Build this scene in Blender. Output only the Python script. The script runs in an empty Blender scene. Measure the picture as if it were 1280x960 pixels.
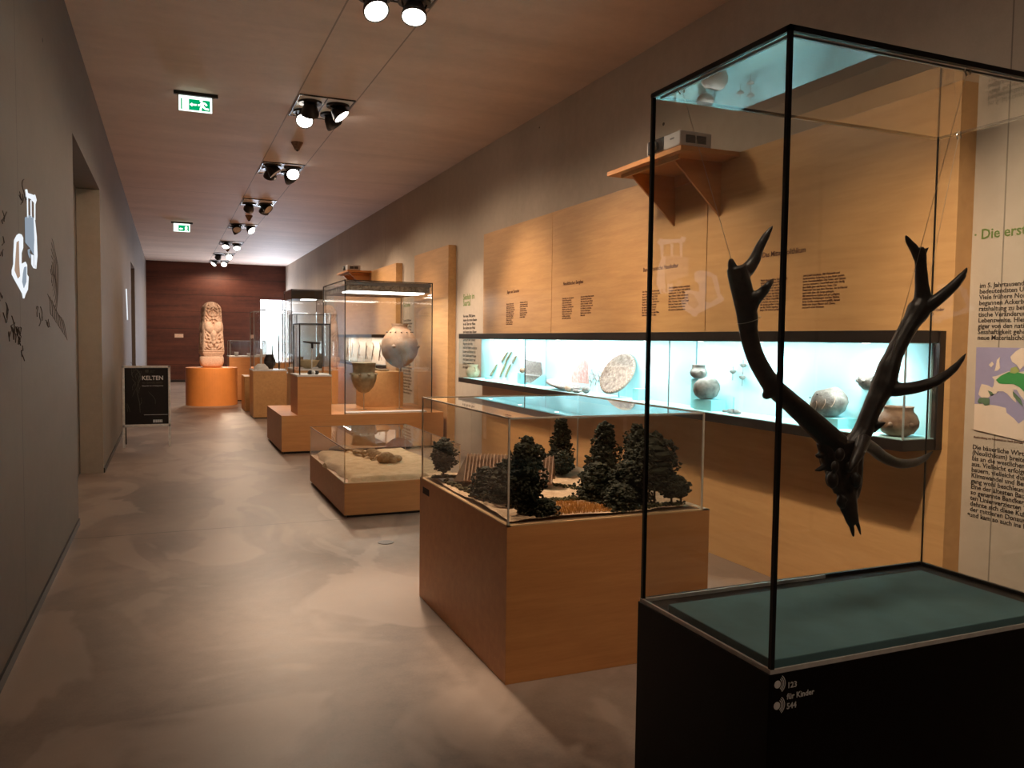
import bpy, bmesh, math, random
from mathutils import Vector, Matrix, noise
C = bpy.context.scene.collection
rnd = random.Random(7)
PI = math.pi
# ------------------------------------------------------------------ materials
MATS = {}
def nm(name):
    m = bpy.data.materials.new(name); m.use_nodes = True
    nt = m.node_tree; nt.nodes.clear()
    out = nt.nodes.new('ShaderNodeOutputMaterial')
    MATS[name] = m
    return m, nt, out
def N(nt, t, **kw):
    n = nt.nodes.new(t)
    for k, v in kw.items():
        if k in n.inputs.keys(): n.inputs[k].default_value = v
        else: setattr(n, k, v)
    return n
def ramp(nt, fac, stops):
    r = nt.nodes.new('ShaderNodeValToRGB')
    e = r.color_ramp.elements
    while len(e) < len(stops): e.new(0.5)
    for i, (p, c) in enumerate(stops):
        e[i].position = p; e[i].color = (c[0], c[1], c[2], 1)
    nt.links.new(fac, r.inputs[0]); return r.outputs[0]
def coords(nt, scale=(1, 1, 1), rot=(0, 0, 0)):
    tc = nt.nodes.new('ShaderNodeTexCoord'); mp = nt.nodes.new('ShaderNodeMapping')
    mp.inputs['Scale'].default_value = scale; mp.inputs['Rotation'].default_value = rot
    nt.links.new(tc.outputs['Object'], mp.inputs[0]); return mp.outputs[0]
def noi(nt, vec, scale, detail=4, rough=.55, dist=0):
    n = nt.nodes.new('ShaderNodeTexNoise'); n.inputs['Scale'].default_value = scale
    n.inputs['Detail'].default_value = detail; n.inputs['Roughness'].default_value = rough
    n.inputs['Distortion'].default_value = dist
    nt.links.new(vec, n.inputs['Vector']); return n.outputs[0]
def bsdf(nt, out, col=None, rough=.5, metal=0, spec=.5, base=(1, 1, 1), bump=None, bstr=.2, bdist=.01, roughsock=None, coat=0):
    b = nt.nodes.new('ShaderNodeBsdfPrincipled')
    b.inputs['Base Color'].default_value = (*base, 1); b.inputs['Roughness'].default_value = rough
    b.inputs['Metallic'].default_value = metal; b.inputs['Specular IOR Level'].default_value = spec
    b.inputs['Coat Weight'].default_value = coat
    if col is not None: nt.links.new(col, b.inputs['Base Color'])
    if roughsock is not None: nt.links.new(roughsock, b.inputs['Roughness'])
    if bump is not None:
        bp = nt.nodes.new('ShaderNodeBump'); bp.inputs['Strength'].default_value = bstr; bp.inputs['Distance'].default_value = bdist
        nt.links.new(bump, bp.inputs['Height']); nt.links.new(bp.outputs[0], b.inputs['Normal'])
    nt.links.new(b.outputs[0], out.inputs[0]); return b
def mixc(nt, fac, a, b, mode='MIX'):
    m = nt.nodes.new('ShaderNodeMix'); m.data_type = 'RGBA'; m.blend_type = mode
    for s, v in ((0, fac), (6, a), (7, b)):
        if hasattr(v, 'links'): nt.links.new(v, m.inputs[s])
        else: m.inputs[s].default_value = v if s == 0 else (*v, 1)
    return m.outputs[2]
def math_(nt, op, a, b=0.):
    m = nt.nodes.new('ShaderNodeMath'); m.operation = op
    for s, v in ((0, a), (1, b)):
        if hasattr(v, 'links'): nt.links.new(v, m.inputs[s])
        else: m.inputs[s].default_value = v
    return m.outputs[0]
def plain(name, col, rough=.5, metal=0, spec=.5, var=.12, scale=30, bstr=.08, coat=0):
    m, nt, out = nm(name)
    v = coords(nt); n = noi(nt, v, scale)
    c = ramp(nt, n, [(.3, [x * (1 - var) for x in col]), (.7, [min(1, x * (1 + var)) for x in col])])
    bsdf(nt, out, c, rough, metal, spec, bump=n, bstr=bstr, bdist=.003, coat=coat); return m
def emit(name, col, s):
    m, nt, out = nm(name)
    e = N(nt, 'ShaderNodeEmission'); e.inputs[0].default_value = (*col, 1); e.inputs[1].default_value = s
    nt.links.new(e.outputs[0], out.inputs[0]); return m
def line_mask(nt, sock, positions, half):
    """1 where sock is within half of any of the positions"""
    tot = None
    for p in positions:
        d = math_(nt, 'ABSOLUTE', math_(nt, 'SUBTRACT', sock, p))
        k = math_(nt, 'LESS_THAN', d, half)
        tot = k if tot is None else math_(nt, 'MAXIMUM', tot, k)
    return tot
def concrete(name, dark, light, rough, stretch, seam_axis=None, seams=(), seam_half=.006, seam2_axis=None, seams2=(), spec=.4, big=.55, stain=None, bstr=.15, hole=None):
    m, nt, out = nm(name)
    v = coords(nt, stretch); v1 = coords(nt)
    a = noi(nt, v, big, 6, .6, .4); b = noi(nt, v1, 9, 5, .65); c = noi(nt, v1, 90, 3, .6)
    f = math_(nt, 'ADD', math_(nt, 'MULTIPLY', a, .62), math_(nt, 'ADD', math_(nt, 'MULTIPLY', b, .25), math_(nt, 'MULTIPLY', c, .13)))
    col = ramp(nt, f, [(.36, dark), (.64, light)])
    if stain: 
        s = noi(nt, coords(nt, (1, .6, 1)), 1.1, 3, .5, 1.5)
        sm = ramp(nt, s, [(.5, (0, 0, 0)), (.56, (1, 1, 1))])
        col = mixc(nt, math_(nt, 'MULTIPLY', sm, .5), col, stain)
    sep = nt.nodes.new('ShaderNodeSeparateXYZ'); nt.links.new(v1, sep.inputs[0])
    for ax, ss in ((seam_axis, seams), (seam2_axis, seams2)):
        if ax is not None and ss:
            k = line_mask(nt, sep.outputs[ax], ss, seam_half)
            col = mixc(nt, math_(nt, 'MULTIPLY', k, .65), col, [x * .25 for x in dark])
    if hole:
        vo = nt.nodes.new('ShaderNodeTexVoronoi'); vo.inputs['Scale'].default_value = 1.6; nt.links.new(coords(nt, (0, .85, 1)), vo.inputs['Vector'])
        k = math_(nt, 'LESS_THAN', vo.outputs['Distance'], .024)
        col = mixc(nt, k, col, [x * .15 for x in dark])
    rs = math_(nt, 'ADD', rough - .08, math_(nt, 'MULTIPLY', b, .16))
    bsdf(nt, out, col, rough, 0, spec, bump=f, bstr=bstr, bdist=.01, roughsock=rs); return m
def wood(name, dark, light, axis='y', rough=.42, fine=1.0, spec=.4):
    sc = {'x': (.7, 9, 9), 'y': (9, .7, 9), 'z': (9, 9, .7)}[axis]
    m, nt, out = nm(name)
    v = coords(nt, tuple(s * fine for s in sc))
    a = noi(nt, v, 2.2, 6, .6, .5); b = noi(nt, coords(nt, tuple(s * 5 * fine for s in sc)), 3, 4, .6)
    f = math_(nt, 'ADD', math_(nt, 'MULTIPLY', a, .7), math_(nt, 'MULTIPLY', b, .3))
    col = ramp(nt, f, [(.33, dark), (.67, light)])
    bsdf(nt, out, col, rough, 0, spec, bump=b, bstr=.05, bdist=.002); return m
def glass_mat(name, tint, ior=1.6):
    m, nt, out = nm(name)
    tr = N(nt, 'ShaderNodeBsdfTransparent'); tr.inputs[0].default_value = (*tint, 1)
    gl = N(nt, 'ShaderNodeBsdfGlossy'); gl.inputs['Roughness'].default_value = .0
    gl.inputs[0].default_value = (1, 1, 1, 1)
    fr = N(nt, 'ShaderNodeFresnel'); fr.inputs['IOR'].default_value = ior
    ge = N(nt, 'ShaderNodeNewGeometry')
    fac = math_(nt, 'MULTIPLY', fr.outputs[0], math_(nt, 'SUBTRACT', 1.0, ge.outputs['Backfacing']))
    mx = N(nt, 'ShaderNodeMixShader')
    nt.links.new(fac, mx.inputs[0]); nt.links.new(tr.outputs[0], mx.inputs[1]); nt.links.new(gl.outputs[0], mx.inputs[2])
    nt.links.new(mx.outputs[0], out.inputs[0]); return m
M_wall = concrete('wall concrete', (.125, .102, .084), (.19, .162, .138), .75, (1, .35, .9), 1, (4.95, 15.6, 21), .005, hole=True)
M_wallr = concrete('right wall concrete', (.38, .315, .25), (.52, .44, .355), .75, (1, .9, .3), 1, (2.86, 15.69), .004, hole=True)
M_ceil = concrete('ceiling concrete', (.60, .46, .375), (.77, .605, .50), .7, (.35, 1.6, 1), 0, (1.275, 1.895), .007, 1, (15.69, 23), big=.9)
M_floor = concrete('floor screed', (.13, .092, .072), (.305, .226, .178), .42, (1, .8, 1), 1, (7.13, 14.2, 21.3), .008, spec=.5, big=.8, stain=(.36, .272, .218), bstr=.03)
M_far = concrete('far wall boards', (.045, .011, .007), (.125, .034, .017), .6, (.25, 1, 3.2), 2, (.62, 1.25, 1.86, 2.47, 3.04, 3.62), .008, big=1.6)
M_beech = wood('beech panel', (.50, .27, .11), (.63, .365, .155), 'y')
M_beechx = wood('beech plinth', (.53, .228, .078), (.65, .305, .11), 'x')
M_beechl = wood('beech end grain', (.62, .40, .20), (.72, .48, .26), 'x')
M_orange = plain('orange painted drum', (.72, .25, .055), .5, var=.05, scale=6)
M_black = plain('black lacquer', (.004, .002, .0018), .5, spec=.2, var=.2)
M_frame = plain('black frame', (.012, .008, .007), .4, var=.2)
M_edge = plain('glass edge silicone', (.004, .004, .004), .4)
M_edgeg = plain('polished glass edge', (.30, .34, .34), .25, spec=.8)
M_perspex = plain('polished acrylic edge', (.62, .55, .46), .25, spec=.8)
M_rail = plain('brushed aluminium', (.74, .71, .68), .4, metal=.25)
M_glass = glass_mat('clear glass', (.955, .965, .96))
M_glasst = glass_mat('thick case glass', (.95, .96, .955), 1.52)
M_acryl = glass_mat('clear acrylic', (.97, .965, .955))
M_teal = plain('teal cloth', (.095, .20, .225), .85, var=.12, scale=8)
M_cyan = plain('pale cyan board', (.50, .85, .89), .7, var=.02)
M_cyand = plain('cyan block', (.30, .72, .78), .7, var=.02)
M_antler = plain('dark bog antler', (.020, .012, .010), .42, var=.5, scale=60, bstr=.4)
M_wire = plain('steel wire', (.5, .42, .34), .4, metal=.8)
M_white = plain('white plastic', (.62, .60, .60), .45, var=.03)
M_grey = plain('grey plastic', (.17, .17, .18), .5)
M_lamp = plain('lamp housing', (.022, .016, .014), .4, metal=.2)
M_plate = plain('lamp recess plate', (.82, .80, .78), .5)
M_lens = emit('lit lamp lens', (1, .93, .84), 14)
M_ink = plain('black print', (.025, .015, .012), .7)
M_inkb = plain('brown print', (.10, .035, .018), .7)
M_inkg = plain('green print', (.12, .19, .04), .7)
M_inkw = plain('pale print', (.75, .73, .72), .6)
def pot_mat(name, dark, light, scale=14, rough=.75):
    m, nt, out = nm(name)
    v = coords(nt); a = noi(nt, v, scale, 6, .65, .3); b = noi(nt, v, scale * 6, 3)
    c = ramp(nt, a, [(.35, dark), (.65, light)])
    bsdf(nt, out, c, rough, bump=math_(nt, 'ADD', a, b), bstr=.6, bdist=.006, spec=.3); return m
M_clay = pot_mat('grey brown clay', (.09, .075, .065), (.36, .315, .28))
M_clayb = pot_mat('brown clay', (.16, .085, .055), (.36, .23, .155))
M_clayy = pot_mat('pale yellow clay', (.50, .37, .22), (.66, .52, .34))
M_amph = pot_mat('buff amphora clay', (.16, .09, .055), (.32, .195, .12), 5)
M_bronze = pot_mat('dull bronze', (.16, .125, .075), (.28, .225, .14), 10, .5)
M_stone = pot_mat('pale carved stone', (.60, .41, .30), (.76, .55, .43), 30)
M_flint = pot_mat('grey stone', (.17, .15, .14), (.36, .33, .31), 40)
M_sand = pot_mat('packed sand', (.56, .39, .225), (.72, .54, .33), 10, .9)
M_bone = pot_mat('old bone', (.30, .18, .09), (.52, .36, .20), 40)
M_earth = pot_mat('dark earth', (.08, .045, .025), (.20, .12, .07), 20)
def leafm(name, a, b):
    m, nt, out = nm(name)
    gi = N(nt, 'ShaderNodeNewGeometry')
    c = ramp(nt, gi.outputs['Random Per Island'], [(.0, a), (1, b)])
    bsdf(nt, out, c, .75, spec=.25); return m
M_leaf = leafm('dark model foliage', (.014, .018, .010), (.07, .072, .045))
M_leafb = leafm('brownish model foliage', (.03, .02, .012), (.09, .06, .035))
M_leafg = leafm('olive scrub', (.035, .035, .014), (.13, .115, .05))
M_wheat = leafm('ripe wheat', (.34, .15, .03), (.62, .33, .08))
M_thatch = wood('thatch', (.22, .12, .07), (.50, .33, .21), 'z', .9, 4)
M_turf = pot_mat('model ground', (.44, .30, .185), (.64, .47, .315), 16, .95)
M_sea = plain('map sea', (.30, .27, .42), .7, var=.04)
M_land = plain('map land', (.70, .56, .45), .7, var=.04)
M_mapg = plain('map green', (.04, .26, .06), .7, var=.06)
M_mapo = plain('map olive', (.30, .33, .10), .7)
M_mapd = plain('map dark green', (.10, .17, .10), .7)
M_day = emit('daylight pane', (.88, .93, 1.0), 9.0)
M_green = emit('exit green', (.0, .36, .13), 1.0)
M_lit = emit('exit white', (.86, 1.0, .93), 1.6)
M_pw = emit('projected white', (.86, .90, .95), .95)  # glow put into the colour in place of projector light, like the next two
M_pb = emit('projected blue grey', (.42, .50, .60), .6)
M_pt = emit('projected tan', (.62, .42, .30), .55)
M_strip = emit('light strip', (1, .96, .9), 7)
M_paper = plain('printed drawing board', (.80, .62, .50), .7, var=.05)
M_poster = plain('black poster', (.010, .009, .009), .35)
M_gold = plain('ornament print', (.075, .068, .055), .5, var=.4, scale=60)
# ------------------------------------------------------------------ mesh helpers
class MB:
    def __init__(s): s.bm = bmesh.new()
    def box(s, a, b):
        r = bmesh.ops.create_cube(s.bm, size=1)
        for v in r['verts']:
            v.co = Vector(((a[i] + b[i]) / 2 + v.co[i] * (b[i] - a[i]) for i in range(3)))
        return s
    def prism(s, pts, vec):
        """polygon pts (3d) extruded by vec"""
        vec = Vector(vec); n = len(pts)
        lo = [s.bm.verts.new(p) for p in pts]; hi = [s.bm.verts.new(Vector(p) + vec) for p in pts]
        s.bm.faces.new(lo); s.bm.faces.new(hi)
        for i in range(n): s.bm.faces.new((lo[i], lo[(i + 1) % n], hi[(i + 1) % n], hi[i]))
        return s
    def lathe(s, prof, c=(0, 0, 0), seg=40, mat=None, mod=None):
        rows = []
        for r, z in prof:
            row = []
            for k in range(seg):
                a = 2 * PI * k / seg; rr = r * (mod(a, z) if mod else 1)
                p = Vector((rr * math.cos(a), rr * math.sin(a), z))
                if mat: p = mat @ p
                row.append(s.bm.verts.new(p + Vector(c)))
            rows.append(row)
        for i in range(len(rows) - 1):
            for k in range(seg):
                s.bm.faces.new((rows[i][k], rows[i][(k + 1) % seg], rows[i + 1][(k + 1) % seg], rows[i + 1][k]))
        s.bm.faces.new(rows[0]); s.bm.faces.new(rows[-1]); return s
    def tube(s, pr, seg=10, sub=6, flat=1.0):
        """pr: [((x,y,z), r)] swept with a smooth curve"""
        P = [Vector(p) for p, r in pr]; R = [r for p, r in pr]
        Q, q = [], []
        n = len(P)
        if sub > 1 and n > 2:
            for i in range(n - 1):
                p0 = P[max(i - 1, 0)]; p1 = P[i]; p2 = P[i + 1]; p3 = P[min(i + 2, n - 1)]
                for k in range(sub):
                    t = k / sub
                    Q.append(.5 * ((2 * p1) + (p2 - p0) * t + (2 * p0 - 5 * p1 + 4 * p2 - p3) * t * t + (3 * p1 - p0 - 3 * p2 + p3) * t ** 3))
                    q.append(R[i] + (R[i + 1] - R[i]) * (3 * t * t - 2 * t ** 3))
            Q.append(P[-1]); q.append(R[-1])
        else: Q, q = P, R
        up = Vector((0, 1, .01)); rows = []
        for i, p in enumerate(Q):
            d = (Q[min(i + 1, len(Q) - 1)] - Q[max(i - 1, 0)]).normalized()
            u = up - d * up.dot(d)
            if u.length < 1e-3: u = Vector((1, 0, 0)) - d * d.x
            u.normalize(); w = d.cross(u)
            rows.append([s.bm.verts.new(p + (u * math.cos(2 * PI * k / seg) * flat + w * math.sin(2 * PI * k / seg)) * q[i]) for k in range(seg)])
        for i in range(len(rows) - 1):
            for k in range(seg):
                s.bm.faces.new((rows[i][k], rows[i][(k + 1) % seg], rows[i + 1][(k + 1) % seg], rows[i + 1][k]))
        s.bm.faces.new(rows[0]); s.bm.faces.new(rows[-1]); return s
    def rod(s, a, b, r, seg=8): return s.tube([(a, r), (b, r)], seg, 1)
    def ball(s, c, r, sc=(1, 1, 1), sub=2, jit=0, g=None):
        res = bmesh.ops.create_icosphere(s.bm, subdivisions=sub, radius=r)
        for v in res['verts']:
            k = 1 + ((g or rnd).uniform(-jit, jit) if jit else 0)
            v.co = Vector((v.co.x * sc[0] * k, v.co.y * sc[1] * k, v.co.z * sc[2] * k)) + Vector(c)
        return s
    def grid(s, nx, ny, fn):
        V = [[s.bm.verts.new(fn(i / nx, j / ny)) for j in range(ny + 1)] for i in range(nx + 1)]
        for i in range(nx):
            for j in range(ny): s.bm.faces.new((V[i][j], V[i + 1][j], V[i + 1][j + 1], V[i][j + 1]))
        return s
ORG = {}
def link(o, parent=None):
    C.objects.link(o)
    if parent is not None: o.parent = parent
def obj(name, mb, mat, parent=None, org=None, bevel=0, smooth=False, remesh=0, sub=0, label=None, kind=None, rnorm=True):
    """links the builder's shape (world coordinates) as ONE mesh object; origin at the parent's or at org"""
    if parent is not None: org = ORG[parent.name]
    org = Vector(org or (0, 0, 0))
    bm = mb.bm
    if rnorm: bmesh.ops.recalc_face_normals(bm, faces=bm.faces)
    for v in bm.verts: v.co -= org
    me = bpy.data.meshes.new(name); bm.to_mesh(me); bm.free()
    me.materials.append(mat)
    o = bpy.data.objects.new(name, me); link(o, parent)
    ORG[o.name] = org
    if parent is None: o.location = org
    if smooth:
        for p in me.polygons: p.use_smooth = True
    if remesh:
        md = o.modifiers.new('fuse', 'REMESH'); md.mode = 'VOXEL'; md.voxel_size = remesh; md.use_smooth_shade = True
        md = o.modifiers.new('ease', 'SMOOTH'); md.iterations = 4; md.factor = .5
    if sub:
        md = o.modifiers.new('round', 'SUBSURF'); md.levels = sub; md.render_levels = sub
    if bevel:
        md = o.modifiers.new('bevel', 'BEVEL'); md.width = bevel; md.segments = 2; md.limit_method = 'ANGLE'
    if label: o['label'] = label
    if kind: o['kind'] = kind
    return o
def thing(name, label, cat, loc, group=None):
    o = bpy.data.objects.new(name, None); o.empty_display_size = .1; C.objects.link(o)
    o.location = loc; ORG[o.name] = Vector(loc)
    return tag(o, label, cat, group)
def tag(o, label, cat, group=None):
    o['label'] = label; o['category'] = cat
    if group: o['group'] = group
    return o
def struct(name, mb, mat, **k):
    o = obj(name, mb, mat, kind='structure', **k); return o
ROT = {'-x': Matrix(((0, 0, -1), (-1, 0, 0), (0, 1, 0))), '+x': Matrix(((0, 0, 1), (1, 0, 0), (0, 1, 0))), '-y': Matrix(((1, 0, 0), (0, 0, -1), (0, 1, 0)))}
def text(name, body, size, mat, parent, loc, face, pitch=1.0, ext=.0006, sx=1.0, align='LEFT', shear=0):
    cu = bpy.data.curves.new(name, 'FONT'); cu.body = body; cu.size = size; cu.extrude = ext; cu.space_line = pitch
    cu.align_x = align; cu.shear = shear; cu.resolution_u = 2; cu.offset = size * .014
    tmp = bpy.data.objects.new(name + '_curve', cu)
    me = bpy.data.meshes.new_from_object(tmp)
    bpy.data.objects.remove(tmp); bpy.data.curves.remove(cu)
    me.name = name; me.materials.clear(); me.materials.append(mat)
    o = bpy.data.objects.new(name, me); link(o, parent)
    o.matrix_local = Matrix.Translation(Vector(loc) - ORG[parent.name]) @ ROT[face].to_4x4() @ Matrix.Diagonal((sx, 1, 1, 1))
    return o
def spot(name, loc, tgt, power, cone, blend=.5, col=(1, .72, .47), size=.05, parent=None):
    l = bpy.data.lights.new(name, 'SPOT'); l.energy = power; l.spot_size = math.radians(cone); l.spot_blend = blend
    l.color = col; l.shadow_soft_size = size
    o = bpy.data.objects.new(name, l); C.objects.link(o)
    o.location = loc; o.rotation_euler = (Vector(tgt) - Vector(loc)).to_track_quat('-Z', 'Y').to_euler()
    return o
def area(name, loc, tgt, power, sx, sy, col):
    l = bpy.data.lights.new(name, 'AREA'); l.shape = 'RECTANGLE'; l.size = sx; l.size_y = sy; l.energy = power; l.color = col
    o = bpy.data.objects.new(name, l); C.objects.link(o); o.location = loc
    z = (Vector(loc) - Vector(tgt)).normalized(); y = Vector((0, 1, 0)) if abs(z.y) < .9 else Vector((0, 0, 1))
    x = y.cross(z).normalized(); y = z.cross(x)
    o.rotation_euler = Matrix((x, y, z)).transposed().to_euler(); return o
def glass_case(root, a, b, mat, t=.008, edge=None, ew=.005, top=True, edges='vt', topedge=None, back=None):
    """five panes (and edge strips) as children of root, box from a to b"""
    x0, y0, z0 = a; x1, y1, z1 = b
    zt = z1 - t if top else z1
    for p, q in (((x0, y0, z0), (x1, y0 + t, zt)), ((x0, y1 - t, z0), (x1, y1, zt)),
                 ((x0, y0 + t, z0), (x0 + t, y1 - t, zt)), ((x1 - t, y0 + t, z0), (x1, y1 - t, zt))):
        obj('glass_pane', MB().box(p, q), mat, root)
    if top: obj('glass_top', MB().box((x0, y0, zt), (x1, y1, z1)), mat, root)
    if edge:
        if 'v' in edges:
            for x in (x0, x1):
                for y in (y0, y1):
                    e = ew if not back or (x, y) != (x1, y1) else back
                    obj('corner_strip', MB().box((x - e / 2, y - e / 2, z0), (x + e / 2, y + e / 2, z1)), edge, root)
        if 't' in edges:
            te = topedge or edge
            for p, q in (((x0, y0, z1), (x1, y0, z1)), ((x0, y1, z1), (x1, y1, z1)), ((x0, y0, z1), (x0, y1, z1)), ((x1, y0, z1), (x1, y1, z1))):
                obj('top_strip', MB().box([p[i] - ew / 2 for i in range(3)], [q[i] + ew / 2 for i in range(3)]), te, root)
# ------------------------------------------------------------------ the room
L, W, H, Y0, Y1 = -.722, 3.90, 4.17, -4.0, 30.5
struct('floor', MB().box((L - .3, Y0, -.2), (W + .3, Y1 + .3, 0)), M_floor)
struct('ceiling', MB().box((L - .3, Y0, H), (W + .3, Y1 + .3, H + .2)), M_ceil)
b = MB()
for y0, y1, z0, z1 in ((Y0, 7.66, 0, H), (7.66, 10.5, 3.26, H), (10.5, 18.5, 0, H), (18.5, 20.5, 3.12, H), (20.5, Y1, 0, H)):
    b.box((L - .24, y0, z0), (L, y1, z1))
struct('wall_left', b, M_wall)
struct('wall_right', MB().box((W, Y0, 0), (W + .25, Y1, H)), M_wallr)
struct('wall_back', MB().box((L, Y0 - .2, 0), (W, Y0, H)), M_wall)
b = MB().box((L, Y1, 0), (3.02, Y1 + .2, H)).box((3.02, Y1, 2.95), (W, Y1 + .2, H)).box((3.02, Y1, 0), (W, Y1 + .2, .12))
struct('wall_far', b, M_far)
w = struct('window_1', MB().box((3.03, Y1 + .12, .13), (W - .01, Y1 + .14, 2.94)), M_day)
b = MB().box((3.02, Y1 + .02, 2.55), (W, Y1 + .1, 2.6)).box((3.77, Y1 + .02, .12), (3.82, Y1 + .1, 2.95))
obj('window_frame', b, M_grey, w)
d = struct('door_1', MB().box((L - .36, 7.60, 0), (L - .245, 10.56, 3.3)), M_wall)
obj('painted_gap_light', MB().box((L - .245, 9.9, .3), (L - .235, 10.0, 2.5)), M_white, d)  # pale strip painted for light showing through the door gap
struct('door_2', MB().box((L - .36, 18.4, 0), (L - .245, 20.6, 3.2)), M_wall)
struct('baseboard_left', MB().box((L, Y0, .0), (L + .012, 7.66, .055)).box((L, 10.5, 0), (L + .012, 18.5, .055)), M_edge)
b = MB()
for k in range(14): b.box((L + .2 + k * .32, Y1 - .006, .0), (L + .202 + k * .32, Y1, .12))
struct('jamb_lit_tone', MB().box((L - .24, 10.485, .0), (L - .001, 10.5, 3.255)), M_wallr)  # paler facing added so the far jamb looks lit
struct('trim_1', MB().box((L, Y1 - .03, 0), (3.0, Y1, .09)), M_frame)

# ------------------------------------------------------------------ near case with the stag skull
NX0, NX1, NY0, NY1, NB, NT = 1.425, 2.715, 1.637, 2.280, .74, 2.392
case = thing('display_case', 'tall glass display case on black base in the right foreground, stag skull hung inside', 'display case', (2.07, 1.96, 0))
obj('base', MB().box((NX0, NY0, 0), (NX1, NY1, NB)), M_black, case, bevel=.002)
glass_case(case, (NX0 + .012, NY0 + .008, NB + .006), (NX1 - .008, NY1 - .012, NT - .002), M_glasst, .012, M_edge, .0115, True, 'v', back=.005)
for p, q in (((NX0 + .006, NY0 + .002, NT - .012), (NX1 - .002, NY0 + .016, NT + .003)), ((NX0 + .006, NY0 + .002, NT - .012), (NX0 + .02, NY1 - .006, NT + .003)),
             ((NX1 - .012, NY0 + .002, NT - .009), (NX1 - .002, NY1 - .006, NT)), ((NX0 + .006, NY1 - .014, NT - .009), (NX1 - .002, NY1 - .004, NT))):
    obj('top_strip', MB().box(p, q), M_edge, case)
for p, q in (((NX0 + .03, NY0 + .022, NT - .018), (NX1 - .03, NY0 + .03, NT - .013)), ((NX0 + .026, NY0 + .03, NT - .018), (NX0 + .034, NY1 - .03, NT - .013))):
    obj('polished_edge', MB().box(p, q), M_edgeg, case)
for p, q in (((NX0 + .012, NY0 + .002, NB), (NX1 - .004, NY0 + .008, NB + .012)), ((NX0 + .004, NY0 + .002, NB), (NX0 + .012, NY1 - .006, NB + .012)), ((NX0 + .012, NY1 - .018, NB), (NX1 - .5, NY1 - .012, NB + .012))):
    obj('metal_rail', MB().box(p, q), M_rail, case)
obj('rim', MB().box((NX0 + .01, NY1 - .012, NB), (NX1, NY1, NB + .012)).box((NX1 - .012, NY0, NB), (NX1, NY1, NB + .012)), M_edge, case)
pad = tag(obj('plinth_pad', MB().box((1.447, 1.652, NB), (2.545, 2.135, NB + .032)), M_teal, org=(2, 1.9, NB), bevel=.003),
          'dark teal cloth-covered pad lying on the black base of the tall case', 'display pad')
# audio guide signs
def sound_sign(y, z):
    o = obj('sound_symbol', _ss(1.452, y, z), M_inkw, case)
def _ss(x, y, z):
    m = MB()
    m.prism([(x + .0105 * math.cos(k * PI / 8), y, z + .0105 * math.sin(k * PI / 8)) for k in range(16)], (0, .0008, 0))
    for r in (.0165, .0215, .0265):
        o_ = [(x + r * math.cos(t), y, z + r * math.sin(t)) for t in [(-55 + 11 * k) * PI / 180 for k in range(11)]]
        i_ = [(x + (r - .0022) * math.cos(t), y, z + (r - .0022) * math.sin(t)) for t in [(-55 + 11 * k) * PI / 180 for k in range(11)]]
        m.prism(o_ + i_[::-1], (0, .0008, 0))
    return m
sound_sign(NY0 - .0008, .712); sound_sign(NY0 - .0008, .655)
text('sign_text', '123', .022, M_inkw, case, (1.484, NY0 - .0006, .697), '-y')
text('sign_text', 'für Kinder', .022, M_inkw, case, (1.484, NY0 - .0006, .667), '-y')
text('sign_text', '544', .022, M_inkw, case, (1.484, NY0 - .0006, .641), '-y')
# stag skull
SY = 1.97
st = thing('stag_skull', 'dark stag skull with wide antlers hung nose down inside the tall glass case', 'antler skull', (2.17, SY, 1.20))
m = MB()
m.tube([((1.987,1.99,1.292),0.0697),((1.993,1.99,1.234),0.0750),((1.999,1.98,1.178),0.0568),((2.004,1.97,1.133),0.0387),((2.003,1.96,1.088),0.0334),((2.008,1.95,1.051),0.0256),((2.019,1.95,1.026),0.0206)], 16, 6, .7)
for q, r in [((1.896,1.92,1.178),0.0224),((1.992,1.92,1.173),0.0202)]: m.ball(q, r, (.8, .8, 1.3), 2)
m.tube([((1.904,1.97,1.292),0.0253),((1.923,1.97,1.24),0.0254),((1.949,1.97,1.18),0.0230),((1.974,1.97,1.127),0.0180)], 10, 4)
m.tube([((2.045,1.97,1.276),0.0233),((2.041,1.97,1.214),0.0233),((2.044,1.97,1.156),0.0207),((2.033,1.97,1.105),0.0181)], 10, 4)
m.tube([((2.002,1.95,1.043),0.0115),((2.013,1.95,1.011),0.0082),((2.021,1.95,0.982),0.0041)], 8, 4)
m.tube([((2.025,1.95,1.042),0.0103),((2.04,1.95,1.014),0.0067),((2.052,1.95,0.985),0.0031)], 8, 4)
m.tube([((1.92,1.97,1.22),0.0127),((1.895,1.97,1.206),0.0089),((1.869,1.97,1.202),0.0030)], 8, 3)
m.tube([((1.909,1.97,1.256),0.0152),((1.886,1.97,1.247),0.0101),((1.873,1.97,1.252),0.0050)], 8, 3)
m.tube([((2.028,1.97,1.215),0.0129),((2.049,1.97,1.201),0.0078),((2.066,1.97,1.192),0.0026)], 8, 3)
m.tube([((1.905,1.94,1.2),0.0125),((1.9,1.94,1.175),0.0125),((1.907,1.94,1.156),0.0088)], 8, 3)
m.tube([((2.023,1.95,1.174),0.0128),((2.034,1.95,1.155),0.0103),((2.021,1.95,1.135),0.0077)], 8, 3)
m.tube([((1.972,1.95,1.112),0.0178),((1.962,1.95,1.098),0.0153),((1.973,1.95,1.082),0.0102)], 8, 3)
for p, r in [((1.894,1.91,1.222),0.0149),((1.953,1.91,1.217),0.0150),((1.922,1.92,1.257),0.0175)]: m.ball(p, r, (1, .7, 1.3), 2)
obj('skull', m, M_antler, st, remesh=.0035)
m = MB()
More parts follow.
